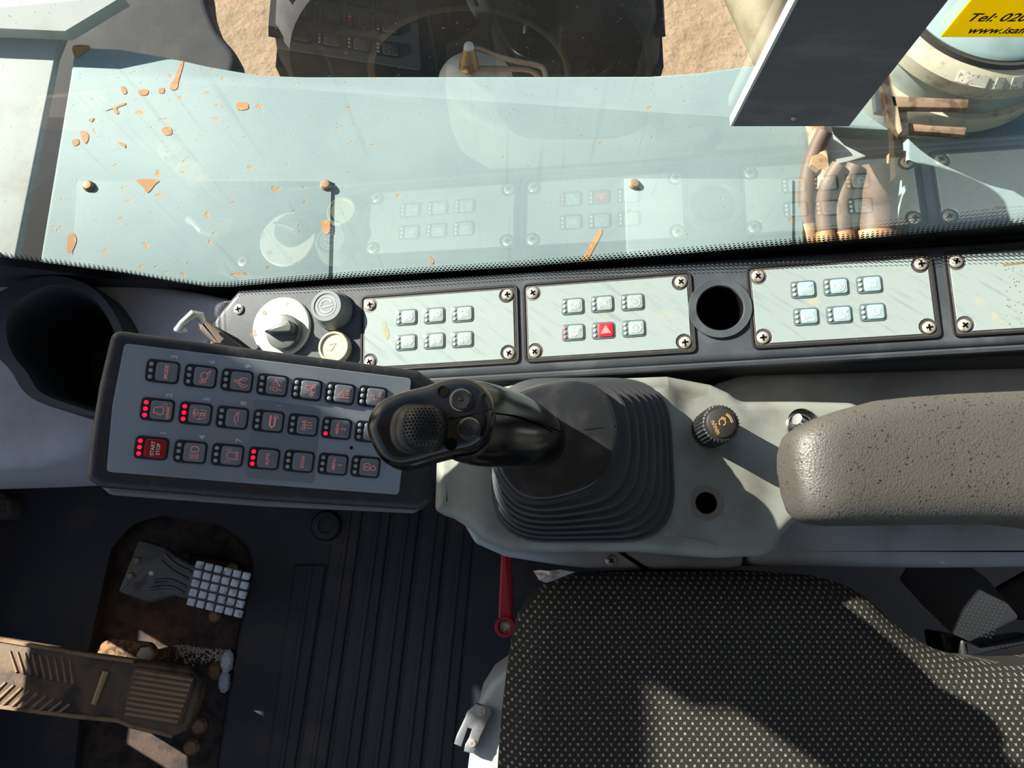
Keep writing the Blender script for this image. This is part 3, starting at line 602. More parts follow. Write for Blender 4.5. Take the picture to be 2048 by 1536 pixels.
rows = [
 [(304.3, 895.7, [tx('START', 3.3, -1.5, 0, 90, .09), tx('STOP', 3.3, 2.0, -.3, 90, .09)], CAP_START, ON, '1'), (381.6, 903.5, headl, None, None, '4'), (455.8, 909.8, beac, None, None, '7'), (528.2, 916.5, [tx('AUTO', 3.1, 0, 0)], None, ON, None), (597.9, 922.3, [tx('ECON', 3.1, 0, 0)], None, None, None), (665.9, 928, [tx('MENU', 3.1, -2, .5), tx('1', 4.4, 2.4, 0)], None, None, None), (730.7, 933.2, hookk, None, None, None)],
 [(316, 819.4, engn, None, ON, '2'), (392, 827.2, cabv, None, ON, '5'), (465.4, 835.3, grease, None, None, '8'), (537.2, 842.3, uturn, None, None, '0'), (606.2, 849.9, wind, None, None, None), (672.9, 856.7, [tx('MENU', 3.1, -2, .5), tx('2', 4.4, 2.4, 0)], None, [None, None, LED_ON], None), (738.3, 863.4, bars, None, None, None)],
 [(326.4, 743.4, [tx('MODE', 3.3, 0, 0)], None, None, '3'), (402, 752.8, swing, None, None, '6'), (474.6, 761.6, grab, None, None, '9'), (545.3, 770.5, music, None, None, None), (613.6, 779, crush, None, None, None), (680, 787, heat, None, None, None), (744.3, 793.6, step, None, None, None)]]
for r in rows:
    for (x, y, sy, cp, ld, dg_) in r:
        u, v = KP.uv(x, y); k = key(t, KP, u, v, DK, sy, pk_sym if cp else sym_r, cp, ld, s=1.0, h=.0019)
        if dg_:
            vf = text(dg_, .0056, 0, 0, math.pi / 2, .00014, h=0)
            link('digit', mk(vf[0], vf[1], prn, False), t, KP.M(u + .0062, v + .0108, .0021))
link('sensor_dot', mk(*lathe([(.0012, 0), (.0012, .0003), (0, .0003)], Matrix.Identity(4), 12), DARK), t, KP.M(*KP.uv(702, 895), .0019))
# ================================================================== JOYSTICK CONSOLE
CZ = .58
con_px = [(872, 900), (900, 835), (985, 778), (1060, 764), (1335, 753), (1425, 765), (1462, 782), (1484, 799), (1600, 797), (1720, 800), (1760, 830), (1745, 960), (1640, 1010), (1592, 1050), (1572, 1072), (1562, 1098), (1535, 1112), (1440, 1116), (1285, 1103), (1110, 1104), (1025, 1101), (965, 1078), (925, 1048), (893, 1028), (868, 1022)]
hc = at(1412, 1006, CZ); hM = Matrix.Translation(hc)
def sm(a, b, x): t = min(1, max(0, (x - a) / (b - a))); return t * t * (3 - 2 * t)
def mould(x, y, h):
    if h < -.02: return 0.
    return .009 * (1 - sm(.128, .152, x)) * sm(-.055, -.02, x) - .004 * sm(.19, .22, x)
con = obj('joystick_console', slab(rpoly(pxs(con_px, CZ), .018), hz(CZ), -.07, 0, .010, 6, holes=[circ(.0086, 28, hc.x, hc.y)], depth=.03, grid=.006, zfun=mould), GREY, None, True, 60)
tag(con, 'grey moulded side console carrying the joystick and the ribbed knob', 'console')
obj('hole_cavity', loft([[Vector((x, y, CZ + h)) for x, y in circ(.0084, 28, hc.x, hc.y)] for h in (.0015, -.028)], False, True), DARK, con)  # near-black liner puts the dark of the hole into its colour
obj('hole_rim', lathe([(.0086, .0002), (.0142, .0002), (.0135, .0009), (.0092, .0010), (.0086, .0002)], hM, 32), mat('stained_grey', (112, 104, 90), .6), con)
lowc = obj('console_skirt', slab(rpoly(pxs([(900, 1000), (1490, 1000), (1490, 1137), (1440, 1138), (1180, 1137), (1110, 1129), (1010, 1113), (950, 1086)], .50), .01), hz(.50), -.2, .0, .006, 3), GREYD, con)
q0 = at(1236, 1105, .501); q1 = at(1292, 1139, .501)
obj('skirt_slot', slab([(q0.x, q0.y), (q0.x + .006, q0.y), (q1.x + .004, q1.y), (q1.x - .003, q1.y)], hz(.50), -.001, .0006), DARK, con)
screw_x(con, Matrix.Translation(at(1222, 1121, .5003)))
# lower body under the armrest
lb = obj('armrest_plinth', slab(rpoly(pxs([(1500, 980), (1520, 830), (1700, 812), (2300, 812), (2300, 1132), (1900, 1136), (1560, 1134), (1500, 1130)], .508), .012), hz(.508), -.22, 0, .014, 5), GREYD)
tag(lb, 'grey moulded box underneath the padded armrest', 'console')
# joystick ----------------------------------------------------------
jb = Vector((.058, .0775, CZ))
js = thing('joystick', 'glossy black joystick with thumb roller, two round buttons and a ribbed rubber boot', 'joystick', jb)
def ring_rr(cx, cy, z, hx, hy, r, tilt=0., n=6):
    return [Vector((x, y, z + (x - cx) * tilt)) for x, y in rrect(2 * hx, 2 * hy, r, cx, cy, n)]
cap_px = [(992, 930), (985, 870), (1020, 800), (1070, 772), (1130, 759), (1185, 764), (1215, 788), (1232, 830), (1236, 880), (1222, 930), (1192, 968), (1140, 990), (1080, 1000), (1030, 985)]
CAPZ = .665
cap = [Vector((x, y)) for x, y in ccw(pxs(cap_px, CAPZ))]; cc = sum(cap, Vector((0, 0))) / len(cap)
capS = [Vector(q) for q in spline(cap, 3)]
n_c = len(capS)
base_rr = rrect(.150, .136, .045, jb.x, jb.y, 12)
def by_angle(poly, c, n):
    """resample an outline by angle round c so that rings correspond"""
    out = []; P = [Vector(q) for q in poly]
    for i in range(n):
        a = 2 * math.pi * i / n; d = Vector((math.cos(a), math.sin(a))); best = 0
        for k in range(len(P)):
            p, q = P[k - 1] - c, P[k] - c; e = q - p; den = d.x * e.y - d.y * e.x
            if abs(den) < 1e-12: continue
            tt = (p.x * e.y - p.y * e.x) / den; ss = (p.x * d.y - p.y * d.x) / den
            if tt > 0 and -1e-6 <= ss <= 1 + 1e-6: best = max(best, tt)
        out.append(c + d * best)
    return out
NB = 72; b0 = by_angle(base_rr, Vector((jb.x, jb.y)), NB); b1 = by_angle(capS, cc, NB)
rings = [[Vector((p.x, p.y, CZ + .004)) for p in b0]]
steps = 7
for i in range(steps):
    t0 = i / steps * .92; z0 = CZ + .007 + (CAPZ - .025 - CZ) * (i / steps); dz = (CAPZ - .025 - CZ) / steps
    for f, zz, sc_ in ((t0, z0, 1.0), (t0 + .01, z0 + dz * .72, 1.0), (t0 + .03, z0 + dz * .80, .985), (t0 + .08, z0 + dz * .70, .95), (t0 + .112, z0 + dz * .72, .96)):
        e = f ** 1.15
        c_ = Vector((jb.x, jb.y)).lerp(cc, e)
        rings.append([Vector(((c_.x + (p.lerp(q, e) - c_).x * sc_), (c_.y + (p.lerp(q, e) - c_).y * sc_), zz)) for p, q in zip(b0, b1)])
rings.append([Vector((cc.x + (q - cc).x * 1.06, cc.y + (q - cc).y * 1.06, CAPZ - .020)) for q in b1])
rings.append([Vector((cc.x + (q - cc).x * 1.03, cc.y + (q - cc).y * 1.03, CAPZ - .012)) for q in b1])
rings.append([Vector((cc.x + (q - cc).x * .9, cc.y + (q - cc).y * .9, CAPZ - .010)) for q in b1])
obj('boot', loft(rings), RUBBER, js, True, 28)
CAPM = mat('cap_plastic', (34, 35, 36), .26, dirt=(56, 56, 55), dscale=50, damt=(.4, .8))
obj('collar', slab([tuple(q) for q in capS], hz(CAPZ), -.013, 0, .004, 4, dome=.004), CAPM, js)
sp_ = [Vector((at(1125, 868, CAPZ).x, at(1125, 868, CAPZ).y)), Vector((at(1180, 859, CAPZ).x, at(1180, 859, CAPZ).y)), Vector((at(1233, 852, CAPZ).x, at(1233, 852, CAPZ).y))]
obj('collar_seam', tube([Vector((q.x, q.y, CAPZ + (.0028, .0014, -.001)[i])) for i, q in enumerate(sp_)], .0006, 6), DARK, js)
# shaft
path = [(1088, 876, CAPZ - .004, .0235, .0205), (1080, 874, .676, .0215, .0195), (1062, 866, .695, .0225, .022), (1030, 858, .716, .0235, .025), (990, 851, .738, .0235, .0265), (955, 846, .757, .022, .0262), (925, 843, .772, .018, .024)]
rings = []
for x, y, z, rx, ry in spline(path, 4, False):
    c = at(x, y, z); rings.append([c + Vector((rx * math.cos(a) * .9, ry * math.sin(a), -rx * math.cos(a) * .45)) for a in [2 * math.pi * k / 32 for k in range(32)]])
obj('grip', loft(rings), GLOSS, js)
obj('grip_seam', tube([at(985, 826, .7615), at(1030, 832, .742), at(1075, 845, .7185), at(1118, 862, .693)], .0007, 6), DARK, js)
# head: outline traced at its own height, rounded all round
HZ = .795
head_px = [(737, 870), (738, 838), (758, 806), (800, 786), (850, 774), (880, 763), (915, 757), (950, 762), (978, 785), (990, 818), (988, 850), (972, 880), (945, 900), (910, 908), (870, 918), (830, 930), (795, 934), (762, 918)]
hp = ccw(spline(pxs(head_px, HZ - .008), 3)); HF = Frame((0, 0, HZ), (1, 0, .0), (0, 1, .0))
obj('head', slab(hp, HF, -.034, 0, .0085, 6, rb=.008), GLOSS, js)
BTN = mat('button_black', (20, 20, 22), .3)
for x, y in ((922, 800), (938, 858)):
    p = at(x, y, HZ); M = Matrix.Translation(p)
    b = obj('push_button', lathe([(.0056, 0), (.0056, .0014), (.0050, .002), (.0012, .0017), (.0009, .0022), (0, .0022)], M, 28), BTN, js)
    obj('bezel', lathe([(.0058, -.0005), (.0064, -.0005), (.0064, .0007), (.0058, .0007), (.0058, -.0005)], M, 28), mat('bezel', (74, 73, 70), .3), b)
for x, y in ((886, 783), (902, 889)):
    p = at(x, y, HZ)
    obj('screw_well', lathe([(0, -.0004), (.0030, -.0004), (.0034, .0004), (.0026, .0005), (.0024, .0001), (0, .0001)], Matrix.Translation(p), 20), DARK, js)
obj('head_seam', tube([at(897, 838, HZ + .0001), at(940, 829, HZ + .0001), at(985, 817, HZ - .0012)], .0005, 6), DARK, js)
# thumb roller with pimpled rubber
rc = at(846, 857, HZ); RB = mat('thumb_rubber', (17, 18, 20), .42)
def blob(cx, cy, z, rx, ry, h, n=32, k=7, e=2.6):
    rg = []
    for j in range(k):
        a = math.pi / 2 * j / (k - 1) * .985; s = math.cos(a) ** .7; zz = z + h * math.sin(a)
        rg.append([Vector((cx + math.copysign(abs(math.cos(b)) ** (2 / e), math.cos(b)) * rx * s, cy + math.copysign(abs(math.sin(b)) ** (2 / e), math.sin(b)) * ry * s, zz)) for b in [2 * math.pi * i / n for i in range(n)]])
    return loft(rg)
for i, (ox, r1, h1) in enumerate(((-.0062, .0146, .0045), (-.0036, .0142, .0075))):
    obj('bellows_ring', blob(rc.x + ox, rc.y, HZ - .001, .0126, r1, h1, e=2.2), RB, js)
ro = obj('thumb_roller', blob(rc.x + .0012, rc.y, HZ - .001, .0128, .0136, .0135), RB, js)
pim = []
for i in range(-6, 7):
    for j in range(-6, 7):
        x = i * .0021 + (j % 2) * .001; y = j * .0019
        q = (abs(x / .0112) ** 2.4 + abs(y / .0118) ** 2.4)
        if q > .93: continue
        zz = HZ - .001 + .0135 * math.sqrt(max(0, 1 - (q * .78) ** 1.3)); c = Vector((rc.x + .0012 + x, rc.y + y, zz - .0004))
        pim.append(([c + Vector((-.0010, 0, 0)), c + Vector((0, -.0010, 0)), c + Vector((.0010, 0, 0)), c + Vector((0, .0010, 0)), c + Vector((0, 0, .0016))], [(0, 1, 4), (1, 2, 4), (2, 3, 4), (3, 0, 4)]))
o = obj('grip_pimples', join(*pim), RB, ro, False); o['kind'] = 'stuff'
# throttle knob -----------------------------------------------------
kbp = at(1419, 860, CZ); ktp = at(1443, 846, CZ + .036); ax = (ktp - kbp).normalized()
KF = Frame(kbp, Vector((1, 0, 0)) - ax * ax.x, ax.cross(Vector((1, 0, 0))))
kn = thing('throttle_knob', 'ribbed black rotary knob marked with an engine and n/min', 'knob', kbp)
prof = []
for i in range(96):
    a = 2 * math.pi * i / 96; r = .0152 + (.0006 if i % 3 == 0 else -.0004); prof.append((r * math.cos(a), r * math.sin(a)))
L = (ktp - kbp).length
obj('knob_skirt', slab(prof, KF, -.004, L - .001, .0022, 3), mat('knob_black', (34, 34, 35), .45, dirt=(70, 68, 64), dscale=200), kn, True, 25)
obj('knob_disc', lathe([(0, L - .0015), (.0118, L - .0015), (.0118, L), (.0112, L + .0004), (0, L + .0004)], KF.M(), 36), mat('knob_disc', (44, 42, 38), .5), kn)
GOLD = mat('gold_print', (196, 150, 86), .5)
eng = join(ci(.5, .2, 2.6, .7, -60, 240), ln((-1, 2.4), (-1, 4), (2, 4), (2, 2.4), w=.7), ln((-2, -1.6), (-.6, -2.6), w=.7), ci(.3, -.6, 7.6, .8, 20, 80, 12), ci(.3, -.6, 8.8, .5, 20, 80, 12))
link('engine_symbol', mk(eng[0], eng[1], GOLD, False), kn, KF.M(0, .0006, L + .0007, math.radians(-18)))
vf = text('n/min', .0052, 0, 0, 0, .00006, h=0); link('lettering', mk(vf[0], vf[1], GOLD, False), kn, KF.M(-.0050, -.0036, L + .0007, math.radians(-68)))
# chrome latch under the armrest front
lp = at(1592, 846, CZ); t = thing('chrome_latch', 'small chrome catch half hidden under the armrest nose', 'latch', lp)
obj('ring', lathe([(.010, 0), (.0150, 0), (.0150, .001), (.0135, .003), (.010, .002), (.010, 0)], Matrix.Translation(at(1606, 852, CZ)), 32), CHROME, t)
obj('pin', tube([at(1612, 850, CZ + .002), at(1606, 845, CZ + .010), at(1594, 838, CZ + .014)], [.006, .0062, .005], 14), CHROME, t)
# ================================================================== ARMREST
ar_up = [(1574, 940), (1576, 890), (1590, 862), (1620, 842), (1670, 824), (1750, 803), (1850, 792), (2048, 783), (2300, 778)]
ar_lo = [(1574, 940), (1580, 1000), (1590, 1030), (1608, 1046), (1650, 1052), (1750, 1051), (1900, 1049), (1985, 1049), (2048, 1057), (2300, 1090)]
AZ = .73
def interp(pts, x):
    pts = sorted(pts)
    for (a, b), (c, d) in zip(pts, pts[1:]):
        if a <= x <= c: return b + (d - b) * (x - a) / (c - a) if c > a else b
    return pts[-1][1]
rings = []
xs = [1574.5, 1577, 1582, 1590, 1602, 1618, 1640, 1665, 1700, 1750, 1820, 1900, 1980, 2048, 2140, 2300]
for x in xs:
    yu = interp(ar_up, x); yl = interp(ar_lo, x); pu = at(x, yu, AZ - .022); pl = at(x, yl, AZ - .03); cx = (pu.x + pl.x) / 2
    k = min(1, (x - 1572) / 95.); k = math.sqrt(max(0, 1 - (1 - k) ** 2)); zt = AZ - .030 + .030 * (.35 + .65 * k); zb = AZ - .034 - .026 * (.3 + .7 * k)
    cy, cz, hy, hzz = (pu.y + pl.y) / 2, (zt + zb) / 2, abs(pu.y - pl.y) / 2, (zt - zb) / 2; e = 3.6
    rings.append([Vector((cx, cy + math.copysign(abs(math.cos(a)) ** (2 / e), math.cos(a)) * hy, cz + math.copysign(abs(math.sin(a)) ** (2 / e), math.sin(a)) * hzz)) for a in [2 * math.pi * i / 48 for i in range(48)]])
arm = thing('armrest', 'padded brown-grey armrest with pitted vinyl over the side console', 'armrest', at(1850, 920, .66))
obj('pad', loft(rings), VINYL, arm, True, 60)
obj('support', box((at(1800, 930, .6).x, at(1800, 930, .6).y - .035, .5085), (at(2300, 930, .6).x, at(1800, 930, .6).y + .035, .69)), BLACK, arm)
# ================================================================== SEAT
SZ = .54
seat_px = [(994, 1560), (999, 1480), (1008, 1400), (1022, 1300), (1046, 1222), (1095, 1174), (1170, 1150), (1300, 1143), (1450, 1142), (1590, 1147), (1670, 1160), (1730, 1188), (1790, 1240), (1850, 1284), (1930, 1314), (2060, 1332), (2300, 1336), (2420, 1500), (2420, 1900), (2300, 2050), (1300, 2060), (1040, 1980), (985, 1750)]
seat = thing('driver_seat', 'black cloth driver seat cushion with pale dots', 'seat', at(1500, 1500, .02))
so_ = ccw(spline(pxs(seat_px, SZ - .022), 4))
obj('cushion', slab(so_, hz(SZ), -.10, 0, .036, 8, dome=.0), FABRIC, seat, True, 60)
obj('seat_pan', slab(inset(so_, .03), hz(SZ), -.22, -.095, .01, 3), mat('seat_pan', (24, 25, 28), .6), seat)
obj('suspension', slab(inset(so_, .09), hz(SZ), -.54, -.2, .0, 3), mat('suspension_dark', (20, 20, 22), .7), seat)
sb = obj('seat_side_cover', slab(rpoly(pxs([(1022, 1335), (985, 1362), (958, 1405), (944, 1470), (930, 1580), (1120, 1580), (1120, 1335)], .36), .01), hz(.36), -.12, 0, .008, 4), mat('cover_light_grey', (172, 176, 172), .55), seat)
# metal buckle tongue lying at the seat front
t = thing('buckle_tongue', 'forked bare metal catch at the front corner of the seat', 'catch', at(948, 1460, .372))
bt = [(952, 1408), (982, 1416), (984, 1426), (962, 1470), (953, 1494), (946, 1508), (928, 1503), (930, 1490), (938, 1476), (944, 1458), (935, 1456), (922, 1494), (908, 1488), (912, 1474), (930, 1436), (934, 1424)]
bz = .372
obj('fork', slab(pxs(bt, bz), hz(bz), -.008, 0, .001, 2), mat('worn_steel', (176, 178, 180), .4, .7, dirt=(120, 112, 104), dscale=60), t)
obj('rivet', lathe([(.005, 0), (.005, .001), (0, .0015)], Matrix.Translation(at(962, 1422, bz)), 14), STEEL, t)
obj('rivet', lathe([(.004, 0), (.004, .001), (0, .0015)], Matrix.Translation(at(944, 1486, bz)), 14), STEEL, t)
# torn wrapper between console and seat
wz = .53; t_px = [(1066, 1142), (1080, 1140), (1098, 1142), (1120, 1139), (1150, 1144), (1130, 1152), (1110, 1160), (1092, 1166), (1078, 1160), (1072, 1150)]
V = [at(x, y, wz + random.uniform(-.006, .008)) for x, y in t_px]; c = sum(V, Vector()) / len(V) + Vector((0, 0, .008)); V.append(c); n = len(t_px)
wv = V + [v - Vector((0, 0, .0012)) for v in V]
wf = [(i, (i + 1) % n, n) for i in range(n)] + [((i + 1) % n + n + 1, i + n + 1, 2 * n + 1) for i in range(n)] + [(i, i + n + 1, (i + 1) % n + n + 1, (i + 1) % n) for i in range(n)]
tag(obj('torn_wrapper', (wv, wf), mat('wrapper', (196, 186, 178), .35, dirt=(140, 116, 96), dscale=90), None, False), 'scrap of torn pale wrapper wedged between console and seat', 'wrapper')
# red lever
lz = .28; t = thing('red_lever', 'red painted lever standing between console and seat', 'lever', at(1010, 1252, lz - .02)); RED = mat('red_paint', (176, 34, 48), .4, dirt=(140, 30, 40), dscale=40)
obj('lever_bar', slab(rpoly(pxs([(1003, 1080), (1024, 1080), (1027, 1240), (996, 1240)], lz), .003), hz(lz), -.01, 0, .003, 3), RED, t)
M = Matrix.Translation(at(1010, 1253, lz - .004))
obj('lever_eye', lathe([(.0085, -.008), (.0125, -.008), (.0125, .004), (.0115, .006), (.0085, .006), (.0085, -.008)], M, 28), RED, t)
obj('pivot_bolt', lathe([(0, -.006), (.0080, -.006), (.0080, .001), (.005, .003), (.0045, .001), (0, .001)], M, 18), STEEL, t)
# seat belt
t = thing('seat_belt', 'black seat belt webbing folded over its buckle beside the seat', 'seat belt', at(1940, 1240, .44))
WEB = mat('webbing', (30, 32, 38), .75, bump=(1500, .4))
WF = Frame(at(1930, 1210, .47), at(2005, 1275, .47) - at(1930, 1210, .47), (0, 1, .25))
wq = [WF.uv(x, y) for x, y in ((1800, 1160), (1830, 1110), (1905, 1105), (1975, 1158), (2040, 1236), (1940, 1284), (1905, 1268), (1850, 1215))]
wb = obj('webbing', slab(rpoly(wq, .004), WF, -.003, 0, .001, 2), WEB, t)
stt = []
for i in range(11):
    for j in range(9):
        u, v = WF.uv(1912 + i * 3.6 + j * 8.6, 1262 - i * 7.0 + j * 1.6); stt.append(slab(rect(.0022, .0006, u, v), WF, -.0002, .0005))
o = obj('stitching', join(*stt), mat('stitch_thread', (46, 48, 52), .8), wb, False); o['kind'] = 'stuff'
obj('buckle', slab(rpoly(pxs([(1918, 1268), (1960, 1290), (2080, 1268), (2100, 1318), (1960, 1334), (1925, 1322)], .455), .006), hz(.455), -.03, 0, .006, 3), mat('buckle_black', (26, 27, 30), .4), t)
obj('anchor_plate', slab(rpoly(pxs([(1985, 1185), (2100, 1120), (2140, 1200), (2048, 1245)], .42), .01), hz(.42), -.01, 0, .003, 2), WEB, t)
obj('buckle_stalk', slab(rpoly(pxs([(1880, 1262), (1918, 1270), (1922, 1326), (1890, 1310)], .44), .004), hz(.44), -.03, 0, .004, 3), BLACK, t)
# ================================================================== FLOOR FITTINGS
fp = obj('pedal_plate', slab(rpoly(pxs([(x, y) for x, y in [(228, 1098), (272, 1052), (330, 1036), (440, 1052), (492, 1090), (504, 1130), (464, 1330), (434, 1545), (414, 1630), (156, 1630), (154, 1545), (176, 1330)]], -.021), 0.02), hz(-.021), -.0008, .002, 0), RUST)
tag(fp, 'rust-brown steel plate in the floor carrying both pedals', 'plate')
t = thing('floor_plug', 'round black rubber plug in the floor mat below the keypad', 'plug', at(655, 1052, 0)); M = Matrix.Translation(at(655, 1052, 0))
obj('plug', lathe([(.024, -.001), (.024, .010), (.021, .014), (.012, .0145), (.011, .012), (0, .012)], M, 32), BLACK, t)
obj('plug_rim', lathe([(.0245, -.001), (.031, -.001), (.030, .003), (.0245, .003), (.0245, -.001)], M, 32), MATB, t)
# small pedal
pz = .10; t = thing('brake_pedal', 'narrow cast metal pedal with a grid of worn square treads', 'pedal', at(380, 1160, -.02))
PED = mat('pedal_cast', (96, 92, 86), .5, .3, dirt=(58, 53, 48), dscale=40, bump=(300, .3)); PAD = mat('tread_worn', (206, 208, 208), .4, .3, dirt=(130, 130, 130), dscale=120)
pp_ = [(277, 1078), (330, 1094), (352, 1112), (382, 1128), (470, 1147), (490, 1156), (496, 1172), (480, 1216), (466, 1226), (440, 1222), (380, 1200), (346, 1192), (296, 1205), (235, 1184)]
pb = obj('pedal_body', slab(rpoly(pxs(pp_, pz), .004), hz(pz), -.012, 0, .004, 3), PED, t)
PF = Frame(at(380, 1164, pz), at(486, 1190, pz) - at(380, 1164, pz), (0, 1, 0))
gw = (PF.uv(492, 1192)[0]) / 6.0
for i in range(6):
    for j in range(5):
        u = (i + .5) * gw + .002 - (j - 2) * .0012; v = (j - 2) * .0130 + .0005
        obj('tread_pad', slab(rrect(gw * .82, .0106, .002, u, v, 2), PF, -.001, .0035, .0012, 2), PAD, pb)
gm = mat('pedal_groove', (50, 46, 42), .7)
for k, (ys) in enumerate((((330, 1108), (350, 1128), (382, 1144)), ((322, 1122), (345, 1142), (376, 1158)), ((308, 1162), (340, 1160), (372, 1174)), ((300, 1178), (340, 1174), (368, 1186)))):
    q = spline([tuple(at(x, y, pz)) for x, y in ys], 4, False); obj('pedal_rib', tube([Vector(a) + Vector((0, 0, .0002)) for a in q], .0026, 6), PED, pb)
for x, y in ((274, 1121), (262, 1152), (303, 1146)): link('screw', SCR2 if y != 1146 else SCR, t, Matrix.Translation(at(x, y, pz - .0005)) @ Matrix.Scale(.75, 4))
obj('pedal_stem', box((at(300, 1150, pz).x - .02, at(300, 1150, pz).y - .03, -.02), (at(300, 1150, pz).x + .02, at(300, 1150, pz).y + .03, pz - .011)), PED, t)
bk = at(455, 1190, .0)
obj('hinge_bracket', slab(rpoly(pxs([(370, 1105), (468, 1128), (480, 1150), (445, 1235), (420, 1240), (330, 1210)], .02), .006), hz(.02), -.04, 0, .003, 2), RUST, t)
for x, y in ((464, 1137), (430, 1232)): link('bolt', SCR2, t, Matrix.Translation(at(x, y, .0195)) @ Matrix.Scale(1.2, 4))
# large pedal
pz = .16; t = thing('travel_pedal', 'long muddy brown pedal with a ribbed toe pad and herringbone slots', 'pedal', at(220, 1380, -.02))
MUD = mat('muddy_metal', (100, 82, 62), .75, .1, dirt=(56, 47, 39), dscale=22, damt=(.4, .65), bump=(180, .5)); MUDL = mat('muddy_rib', (142, 116, 88), .7, dirt=(96, 78, 60), dscale=40, bump=(200, .4))
pb = obj('pedal_body', slab(rpoly(pxs([(-120, 1262), (0, 1279), (90, 1294), (180, 1310), (268, 1322), (380, 1339), (402, 1356), (396, 1400), (372, 1462), (345, 1474), (262, 1452), (240, 1442), (150, 1432), (60, 1424), (0, 1414), (-120, 1400)], pz), .006), hz(pz), -.02, 0, .005, 3), MUD, t)
q = [at(x, y, pz) for x, y in ((268, 1320), (385, 1340), (388, 1356), (268, 1336))]
obj('toe_pad', slab(rpoly(pxs([(270, 1332), (384, 1348), (392, 1362), (365, 1446), (352, 1452), (248, 1430), (256, 1385)], pz), .005), hz(pz), -.001, .004, .003, 3), MUD, pb)
for i in range(9):
    a = at(272 - i * 2.6, 1342 + i * 10.6, pz + .004); b = at(386 - i * 3.6, 1360 + i * 10.4, pz + .004); obj('toe_rib', tube([a, a.lerp(b, .5), b], [.0028, .003, .0028], 6), MUDL, pb)
for i in range(9):
    a = at(-30 + i * 18, 1404 + i * 3, pz); b = at(12 + i * 16, 1364 + i * 5.5, pz); obj('slot_rib', tube([a, b], [.0022, .0016], 6), MUDL, pb)
    a = at(20 + i * 15, 1302 + i * 2, pz); b = at(34 + i * 14, 1344 + i * 3, pz); obj('slot_rib', tube([a, b], [.0016, .0022], 6), MUDL, pb)
obj('cross_bar', tube([at(212, 1342, pz + .002), at(188, 1408, pz + .002)], [.0042, .0036], 8), mat('bar_tan', (176, 148, 108), .6), pb)
obj('edge_lip', tube([at(-120, 1400, pz), at(0, 1414, pz), at(150, 1433, pz), at(236, 1441, pz), at(262, 1452, pz), at(345, 1472, pz)], .003, 6), MUDL, pb)
obj('edge_lip', tube([at(-120, 1263, pz), at(0, 1280, pz), at(180, 1311, pz), at(268, 1323, pz)], .003, 6), MUDL, pb)
obj('pedal_mount', slab(rpoly(pxs([(60, 1340), (330, 1370), (320, 1440), (60, 1410)], .1), .005), hz(.1), -.12, .0405), RUST, t)
t = thing('clevis', 'orange-rusted clevis and pale bolt behind the long pedal', 'bracket', at(250, 1300, .0)); CLV = mat('clevis_rust', (140, 104, 66), .85, dirt=(66, 48, 34), dscale=90, damt=(.4, .6), bump=(300, .9))
obj('clevis_plate', slab(rpoly(pxs([(192, 1310), (202, 1286), (222, 1277), (300, 1286), (312, 1300), (308, 1330), (196, 1322)], .09), .01), hz(.09), -.009, 0, .002, 2), CLV, t)
obj('clevis_web', box((at(250, 1310, .08).x - .04, at(250, 1310, .08).y - .012, -.019), (at(250, 1310, .08).x + .03, at(250, 1310, .08).y, .081)), CLV, t)
obj('clevis_bolt', lathe([(0, 0), (.011, 0), (.011, .008), (.007, .010), (0, .010)], Matrix.Translation(at(294, 1308, .09)), 6), mat('bolt_pale', (190, 182, 160), .6), t)
for x, y in ((432, 1342), (400, 1450), (385, 1492)):
    o = link('floor_bolt', SCR2, None, Matrix.Translation(at(x, y, -.0195)) @ Matrix.Scale(1.7, 4))
    tag(o, {432: 'rusty bolt in the pedal plate beside the toe pad', 400: 'rusty bolt in the pedal plate below the toe pad corner', 385: 'rusty bolt nearest the bottom edge in the pedal plate'}[x], 'bolt')
# crumbs of pale grit on the plate
cr = []
def chunk(p, r):
    v = [p + Vector((random.uniform(.6, 1) * r * a, random.uniform(.6, 1) * r * b, random.uniform(.6, 1) * r * c)) for a, b, c in ((1, 0, 0), (0, 1, 0), (-1, 0, 0), (0, -1, 0), (0, 0, 1), (0, 0, -1))]
    return v, [(0, 1, 4), (1, 2, 4), (2, 3, 4), (3, 0, 4), (1, 0, 5), (2, 1, 5), (3, 2, 5), (0, 3, 5)]
for i in range(420):
    k = random.random(); x = 350 + 115 * k + random.gauss(0, 10); y = 1290 + 12 * k + abs(random.gauss(0, 14)) + (50 * max(0, k - .8) * 5 * random.random())
    cr.append(chunk(at(x, y, -.017), random.uniform(.0008, .0030)))
o = obj('grit', join(*cr), mat('grit_pale', (188, 184, 172), .9)); tag(o, 'pale grit scattered over the pedal plate', 'grit', kind='stuff')
for (x, y, r, l) in ((458, 1322, .014, 'white lump of grit at the plate edge, upper one'), (452, 1362, .013, 'white lump of grit at the plate edge, lower one')):
    v, f = [], []
    rg = []
    for j in range(5):
        a = math.pi * (j + .3) / 5.6; rg.append([at(x, y, -.016) + Vector((r * .8 * math.sin(a) * math.cos(b) * random.uniform(.8, 1.1), r * 1.3 * math.sin(a) * math.sin(b) * random.uniform(.8, 1.1), r * .7 * math.cos(math.pi - a) + r * .4)) for b in [2 * math.pi * i / 9 for i in range(9)]])
    tag(obj('salt_lump', loft(rg), mat('salt_white', (206, 210, 214), .8, dirt=(150, 150, 150), dscale=120), None, True, 20), l, 'lump')
t = thing('foot_pad', 'small ridged rubber pad at the left edge of the footwell', 'pad', at(0, 1014, .02))
obj('pad_body', slab(rpoly(pxs([(-60, 985), (4, 986), (18, 1000), (20, 1024), (8, 1038), (-60, 1040)], .03), .006), hz(.03), -.03, 0, .004, 3), mat('foot_pad_brown', (84, 78, 74), .7), t)
